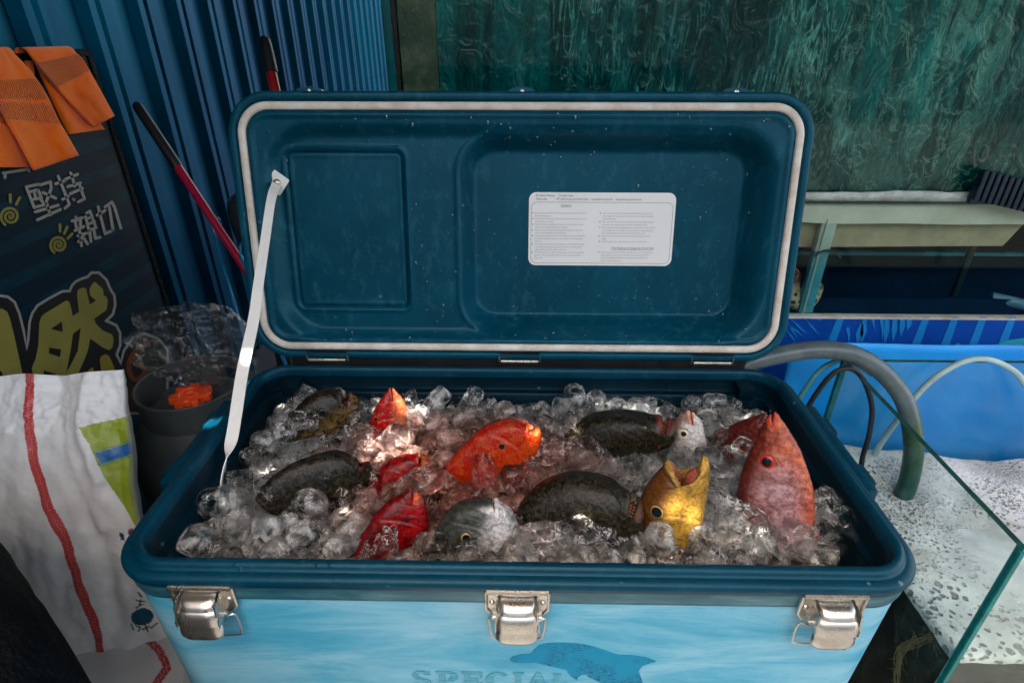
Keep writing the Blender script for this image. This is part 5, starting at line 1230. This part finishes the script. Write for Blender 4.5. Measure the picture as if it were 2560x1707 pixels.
# navy ribbed basket
simple('navy_plastic', (.0, .012, .030), .4, 0, .2, 20)
b = B(); c0 = onY(2500, 470, TY-.02); ax_ = Vector((1, 0, -.22)).normalized(); 
for k in range(14): p = c0+ax_*(-.045+.013*k); b.box(p+Vector((-.004, -.012, -.030)), p+Vector((.004, .005, .024)), 0, .001)
b.box(c0+Vector((-.05, -.006, -.028)), c0+Vector((.15, .004, .002)))
tag(b.out('basket', 'navy_plastic'), 'navy blue ribbed plastic basket at the foot of the big tank, right edge', 'basket')
# banner round the stand
simple('banner_blue', (.002, .07, .40), .45, 0, .2, 7, .15, .002); simple('banner_leaf', (.01, .24, .60), .45, 0, .15, 7); simple('banner_sky', (.03, .40, .46), .45, 0, .1, 7)
ban = empty('banner', (.7, TY, GZ)); k3 = []
b = B(); b.box((-.25, TY-.004, GZ), (1.8, TY, -.094)); b.box((-.25, TY, GZ), (-.245, TY+.5, -.094)); k3.append(b.out('sheet', 'banner_blue', ban, smooth=False))
b = B()
def zb(X, Y): return (1900+X/3.5636, 440+Y/3.5636)
def bp(pts, mi=0, off=.0045): b.poly([onY(*zb(*p), TY-off) for p in pts], (0, -1, 0), .0004, mi)
for x in (690, 1450, 1710, 1960, 2220): bp([(x, 1256), (x+62, 1256), (x-20, 1490), (x-90, 1800), (x-160, 1800), (x-96, 1490)], 0)
for xa, xb_, ya, yb in ((930, 900, 1270, 1500), (1000, 1030, 1260, 1500), (1080, 1090, 1256, 1490), (1130, 1110, 1256, 1500), (1200, 1180, 1256, 1480), (1270, 1250, 1256, 1430), (1330, 1310, 1256, 1380), (900, 860, 1320, 1500), (780, 790, 1350, 1500)):
    bp([(xa-16, ya), (xa+18, ya), (xa+22, (ya+yb)/2), (xb_, yb), (xb_-8, (ya+yb)/2)], 0, .0050)
for (xa, ya, xb_, yb) in ((260, 1260, 430, 1420), (390, 1260, 540, 1430), (250, 1320, 400, 1440), (240, 1290, 340, 1460), (230, 1360, 330, 1500), (480, 1256, 560, 1290)):
    dx, dy = xb_-xa, yb-ya; L_ = math.hypot(dx, dy); nx_, ny_ = -dy/L_*10, dx/L_*10
    bp([(xa, ya), ((xa+xb_)/2+nx_, (ya+yb)/2+ny_), (xb_, yb), ((xa+xb_)/2-nx_, (ya+yb)/2-ny_)], 0, .0050)
bp([(1740, 1500), (1760, 1488), (1790, 1500), (1800, 1560), (1740, 1560)], 1, .0054); bp([(2100, 1505), (2200, 1465), (2360, 1440), (2600, 1420), (2600, 1700), (2100, 1700)], 1, .0054)
k3.append(b.out('leaf_print', ['banner_leaf', 'banner_sky'], ban, smooth=False, ang=None)); settle(ban, k3); tag(ban, 'dark blue banner with lighter palm leaf print under the lower bay', 'banner')
# bright blue plastic sheet behind the foam tank
def sheet_mat():
    s = NT('sheet_blue'); n1 = s.noise(s.coord('Object', (2, 2, 1)), 3, 4, .5); n2 = s.noise(s.coord('Object', (3, 3, 260)), 3, 2)
    c = s.ramp(n1, [(.3, (.0, .24, .78)), (.7, (.0, .38, .95))]); s.bsdf(Base_Color=c.outputs[0], Roughness=.4, Normal=s.bump(n2, .1, .001).outputs[0]); M['sheet_blue'] = s.m
sheet_mat()
nx, ny = 90, 30; vs = []
for j in range(ny+1):
    for i in range(nx+1):
        x = .500+1.2*i/nx; z = -.052-.50*j/ny; vs.append(Vector((x+.02*(j/ny), .56+.010*math.sin(x*22)*(j/ny)+.006*noise.noise(Vector((x*6, z*4, 0)))-.0*j, z)))
m = len(vs); fs = [(j*(nx+1)+i, (j+1)*(nx+1)+i, (j+1)*(nx+1)+i+1, j*(nx+1)+i+1) for j in range(ny) for i in range(nx)]
fs += [tuple(a+m for a in q)[::-1] for q in fs]+[(i+1, i, m+i, m+i+1)[::-1] for i in range(nx)]+[(j*(nx+1), (j+1)*(nx+1), (j+1)*(nx+1)+m, j*(nx+1)+m)[::-1] for j in range(ny)]
tag(mesh('plastic_sheet', vs+[v+Vector((0, .002, 0)) for v in vs], fs, 'sheet_blue'), 'bright blue plastic sheet standing behind the foam tank', 'sheet')

# foam tank: glass box at the right
X0, Y0_, Y1_, ZT, ZW = .55, .087, .477, -.041, -.243
X1 = 1.35
ft = empty('glass_tank', (.9, .28, GZ)); k4 = []
def pane(lo, hi, thin, parent=ft):
    b = B(); b.box(lo, hi); o = b.out('glass_pane', ['pane_glass', 'dark_pane_edge', 'pane_edge'], parent, smooth=False); me = o.data
    idx = []
    for p in me.polygons:
        n_ = p.normal; k = max(range(3), key=lambda a: abs(n_[a])); idx.append(0 if k == thin else (1 if k == 2 else 2))
    me.polygons.foreach_set('material_index', idx); k4.append(o)
pane((X0, Y0_, GZ+.02), (X0+.008, Y1_, ZT), 0); pane((X0+.0005, Y0_-.0085, GZ+.02), (X1, Y0_-.0005, ZT+.0003), 1); pane((X0, Y1_+.0005, GZ+.02), (X1, Y1_+.0085, ZT+.0003), 1); pane((X1+.0005, Y0_, GZ+.02), (X1+.0085, Y1_, ZT), 0)
b = B(); b.box((X0-.002, Y0_-.0105, GZ+.02), (X0+.0035, Y0_-.0065, ZT-.002), 0, .001); b.box((X0+.0085, Y0_+.0005, GZ+.02), (X0+.0125, Y0_+.0045, ZT-.003), 1, .001)
k4.append(b.out('corner_seal', ['pane_edge', 'dark_pane_edge'], ft))
b = B(); b.box((X0+.001, Y0_-.008, GZ), (X1, Y1_+.008, GZ+.019)); k4.append(b.out('base', 'tank_dark', ft, smooth=False))
settle(ft, k4); tag(ft, 'open glass tank with green edges holding foamy water, right of the cooler', 'fish tank')
def murk():
    s = NT('murky_water'); v = s.coord('Object'); n1 = s.noise(v, 9, 6, .65, 1.5); n2 = s.noise(s.coord('Object', (1, 1, .5)), 30, 6, .7, 2)
    c = s.ramp(n1, [(.35, (.006, .007, .005)), (.55, (.022, .026, .018)), (.7, (.07, .06, .03))]); c2 = s.mix(s.math('MULTIPLY', s.mask(n2, .58, .7), .5), c.outputs[0], (.14, .11, .04))
    s.bsdf(Base_Color=c2, Roughness=.25, Normal=s.bump(n2, .3, .01).outputs[0]); M['murky_water'] = s.m
    s = NT('foam'); v = s.coord('Object'); n1 = s.noise(v, 7, 5, .6, .4)
    va = s.n('ShaderNodeTexVoronoi', {'Vector': s.coord('Object'), 'Scale': 130.0}); vb_ = s.n('ShaderNodeTexVoronoi', {'Vector': s.coord('Object'), 'Scale': 270.0}); vc = s.n('ShaderNodeTexVoronoi', {'Vector': s.coord('Object'), 'Scale': 38.0})
    zone = s.mask(s.noise(s.coord('Object', (1, 1, 1)), 7.5, 3, .5), .45, .60); wob = s.noise(v, 60, 3)
    m1 = s.n('ShaderNodeMapRange', {'Value': va.outputs['Distance'], 'From Min': .42, 'From Max': .18}); m2 = s.n('ShaderNodeMapRange', {'Value': vb_.outputs['Distance'], 'From Min': .45, 'From Max': .2}); m3 = s.n('ShaderNodeMapRange', {'Value': vc.outputs['Distance'], 'From Min': .30, 'From Max': .2})
    h1 = s.math('MULTIPLY', m1, zone); h2 = s.math('MULTIPLY', m2, s.mask(n1, .48, .60)); h3 = s.math('MULTIPLY', m3, s.mask(s.noise(v, 11, 2), .66, .7))
    sp_ = s.n('ShaderNodeSeparateXYZ', {0: s.n('ShaderNodeNewGeometry').outputs['Position']})
    near = s.math('MULTIPLY', s.n('ShaderNodeMapRange', {'Value': s.math('ADD', sp_.outputs['Y'], s.math('MULTIPLY', n1, .12)), 'From Min': .36, 'From Max': .24}).outputs[0], s.n('ShaderNodeMapRange', {'Value': sp_.outputs['X'], 'From Min': .72, 'From Max': .62}).outputs[0])
    dv = s.n('ShaderNodeVectorMath', {0: s.coord('Object'), 1: s.n('ShaderNodeVectorMath', {0: s.noise(s.coord('Object'), 50, 2).outputs['Color'], 1: (.012, .012, .012)}, operation='MULTIPLY')}, operation='ADD'); vd_ = s.n('ShaderNodeTexVoronoi', {'Vector': dv, 'Scale': 92.0}); sz = s.noise(s.coord('Object'), 34, 2); m4 = s.n('ShaderNodeMapRange', {'Value': s.math('ADD', vd_.outputs['Distance'], s.math('MULTIPLY', sz, .55)), 'From Min': .67, 'From Max': .53}); h4 = s.math('MULTIPLY', m4, near)
    h = s.math('MAXIMUM', s.math('MAXIMUM', s.math('MAXIMUM', h1, h2), h3), h4)
    c = s.ramp(s.noise(v, 6, 6, .65), [(.3, (.42, .44, .45)), (.5, (.68, .69, .69)), (.7, (.86, .86, .85))])
    c2 = s.mix(s.math('MULTIPLY', h, .74), s.mix(s.math('MULTIPLY', s.mask(s.noise(v, 8, 4), .48, .62), .5), c.outputs[0], (.36, .32, .25)), (.08, .07, .05))
    r = s.math('SUBTRACT', .8, s.math('MULTIPLY', h, .6)); bm_ = s.bump(s.math('MULTIPLY', h, -1.0), .8, .004); b2 = s.bump(s.noise(v, 300, 4, .7), .4, .002, bm_.outputs[0])
    s.bsdf(Base_Color=c2, Roughness=r, Normal=b2.outputs[0], Specular_IOR_Level=.3); M['foam'] = s.m
murk()
b = B(); b.box((X0+.014, Y0_+.006, GZ+.02), (X1-.005, Y1_-.005, ZW-.016)); tag(b.out('water', 'murky_water', smooth=False), kind='structure')
nx, ny = 150, 80; vs = []
for j in range(ny+1):
    for i in range(nx+1):
        x = X0+.009+(X1-X0-.010)*i/nx; y = Y0_+.001+(Y1_-Y0_-.002)*j/ny; e = min(i, nx-i, j, ny-j)
        hb = .030*math.exp(-((x-.57)**2+(y-.50)**2)/.006)+.022*math.exp(-((x-.70)**2+(y-.49)**2)/.004)
        vs.append(Vector((x, y, ZW+hb+.009*noise.noise(Vector((x*14, y*14, 0)))+.0015*noise.noise(Vector((x*60, y*60, 0)))+(-.003 if e == 0 else 0))))
m = len(vs); fs = [(j*(nx+1)+i, j*(nx+1)+i+1, (j+1)*(nx+1)+i+1, (j+1)*(nx+1)+i) for j in range(ny) for i in range(nx)]
low = []
edge = [j*(nx+1) for j in range(ny, 0, -1)]+list(range(nx+1))+[(j)*(nx+1)+nx for j in range(1, ny+1)]
for k in edge: p = vs[k]; low.append(Vector((p.x, p.y, ZW-.013+.003*noise.noise(Vector((p.x*50, p.y*50, 3))))))
fs += [(edge[q], m+q, m+q+1, edge[q+1]) for q in range(len(edge)-1)]
tag(mesh('foam', vs+low, fs, 'foam'), 'white bubbly foam floating in the glass tank', 'foam', kind='stuff')
# frayed pale rope hanging in the water behind the side glass
simple('rope_fibre', (.22, .19, .09), .8, 0, .4, 60)
b = B()
main = [onX(2330, 1592, X0+.0115), onX(2290, 1602, X0+.0115), onX(2255, 1622, X0+.0115), onX(2244, 1650, X0+.0115), onX(2240, 1690, X0+.0115), onX(2236, 1740, X0+.0115)]
for k in range(34):
    off = [Vector((rng.uniform(-.001, .002), rng.uniform(-.007, .007), rng.uniform(-.006, .006))) for _ in main]; n0 = rng.integers(0, 2); n1_ = rng.integers(4, 7)
    b.tube(catmull([p+o for p, o in zip(main[n0:n1_], off[n0:n1_])], 16), .00035, 4)
for k in range(80):
    p = main[rng.integers(0, 5)]+Vector((0, rng.uniform(-.01, .01), rng.uniform(-.01, .01))); q = p+Vector((rng.uniform(-.0005, .002), rng.uniform(-.014, .014), rng.uniform(-.02, .008))); b.tube(catmull([p, (p+q)/2+Vector((0, rng.uniform(-.004, .004), 0)), q], 7), .00022, 4)
tag(b.out('rope', 'rope_fibre'), 'frayed yellowish rope in the murky water behind the side glass', 'rope')

# hoses
def hose_mat():
    s = NT('hose_grey'); v = s.coord('Object'); g = s.n('ShaderNodeNewGeometry'); sep = s.n('ShaderNodeSeparateXYZ', {0: g.outputs['Position']})
    n1 = s.noise(v, 40, 5, .7); f = s.n('ShaderNodeMapRange', {'Value': sep.outputs['Z'], 'From Min': -.09, 'From Max': -.14}); ff_ = s.math('MULTIPLY', f, s.mask(n1, .40, .52))
    c = s.mix(ff_, s.ramp(n1, [(.3, (.055, .085, .095)), (.7, (.12, .15, .16))]).outputs[0], (.02, .07, .015)); f2 = s.n('ShaderNodeMapRange', {'Value': sep.outputs['Z'], 'From Min': -.15, 'From Max': -.22})
    c2 = s.mix(s.math('MULTIPLY', f2, .8), c, (.005, .05, .045)); s.bsdf(Base_Color=c2, Roughness=.3, Normal=s.bump(n1, .2, .002).outputs[0]); M['hose_grey'] = s.m
hose_mat()
hp = [Vector((.20, .50, -.16)), onY(1790, 945, .46), onY(1880, 905, .46), onY(1960, 885, .465), onY(2050, 874, .465), onY(2130, 885, .462), onY(2200, 925, .455), onY(2255, 990, .44), onY(2278, 1060, .42), onY(2284, 1130, .40), onY(2272, 1200, .385), onY(2250, 1262, .37), onY(2235, 1330, .36)]
b = B(); hp = [Vector(p) for p in hp]; b.tube(catmull(hp, 90), .0150, 20)
tag(b.out('hose', 'hose_grey'), 'thick grey hose arching from behind the lid into the foam, its end green with algae', 'hose')
b = B(); b.tube(catmull([Vector(p) for p in (onY(2005, 1045, .43), onY(2040, 985, .43), onY(2085, 932, .43), onY(2130, 922, .43), onY(2162, 955, .43), onY(2180, 1020, .42), onY(2172, 1090, .41), onY(2155, 1150, .40), onY(2150, 1220, .39))], 60), .0042, 12)
tag(b.out('hose', 'black_rubber'), 'thin black hose looped inside the thick grey one', 'hose')
glass_mat('clear_tube', (.62, .80, .80), 1.4, .25)
simple('teal_tube', (.08, .30, .36), .2, 0, .2, 20); simple('pale_tube', (.36, .50, .50), .2, 0, .2, 20)
b = B(); b.tube(catmull([Vector(p) for p in (onY(1990, 1010, .50), onY(2012, 975, .50), onY(2045, 930, .50), onY(2085, 905, .50), onY(2120, 900, .50), onY(2180, 935, .50))], 40), .0048, 12)
tag(b.out('air_tube', 'teal_tube'), 'short translucent teal tube left of the black hose', 'air tube')
b = B(); b.tube(catmull([Vector(p) for p in (onY(2150, 1250, .46), onY(2190, 1130, .46), onY(2272, 1012, .46), onY(2330, 950, .46), onY(2400, 907, .46), onY(2460, 897, .46), onY(2515, 915, .46), onY(2560, 955, .45), onY(2610, 1060, .44))], 60), .0050, 12)
tag(b.out('air_tube', 'pale_tube'), 'pale clear air tube arching over the foam at the right edge', 'air tube')
print('ICE', ICE_N, NSPEC, 'objects', len(bpy.data.objects))
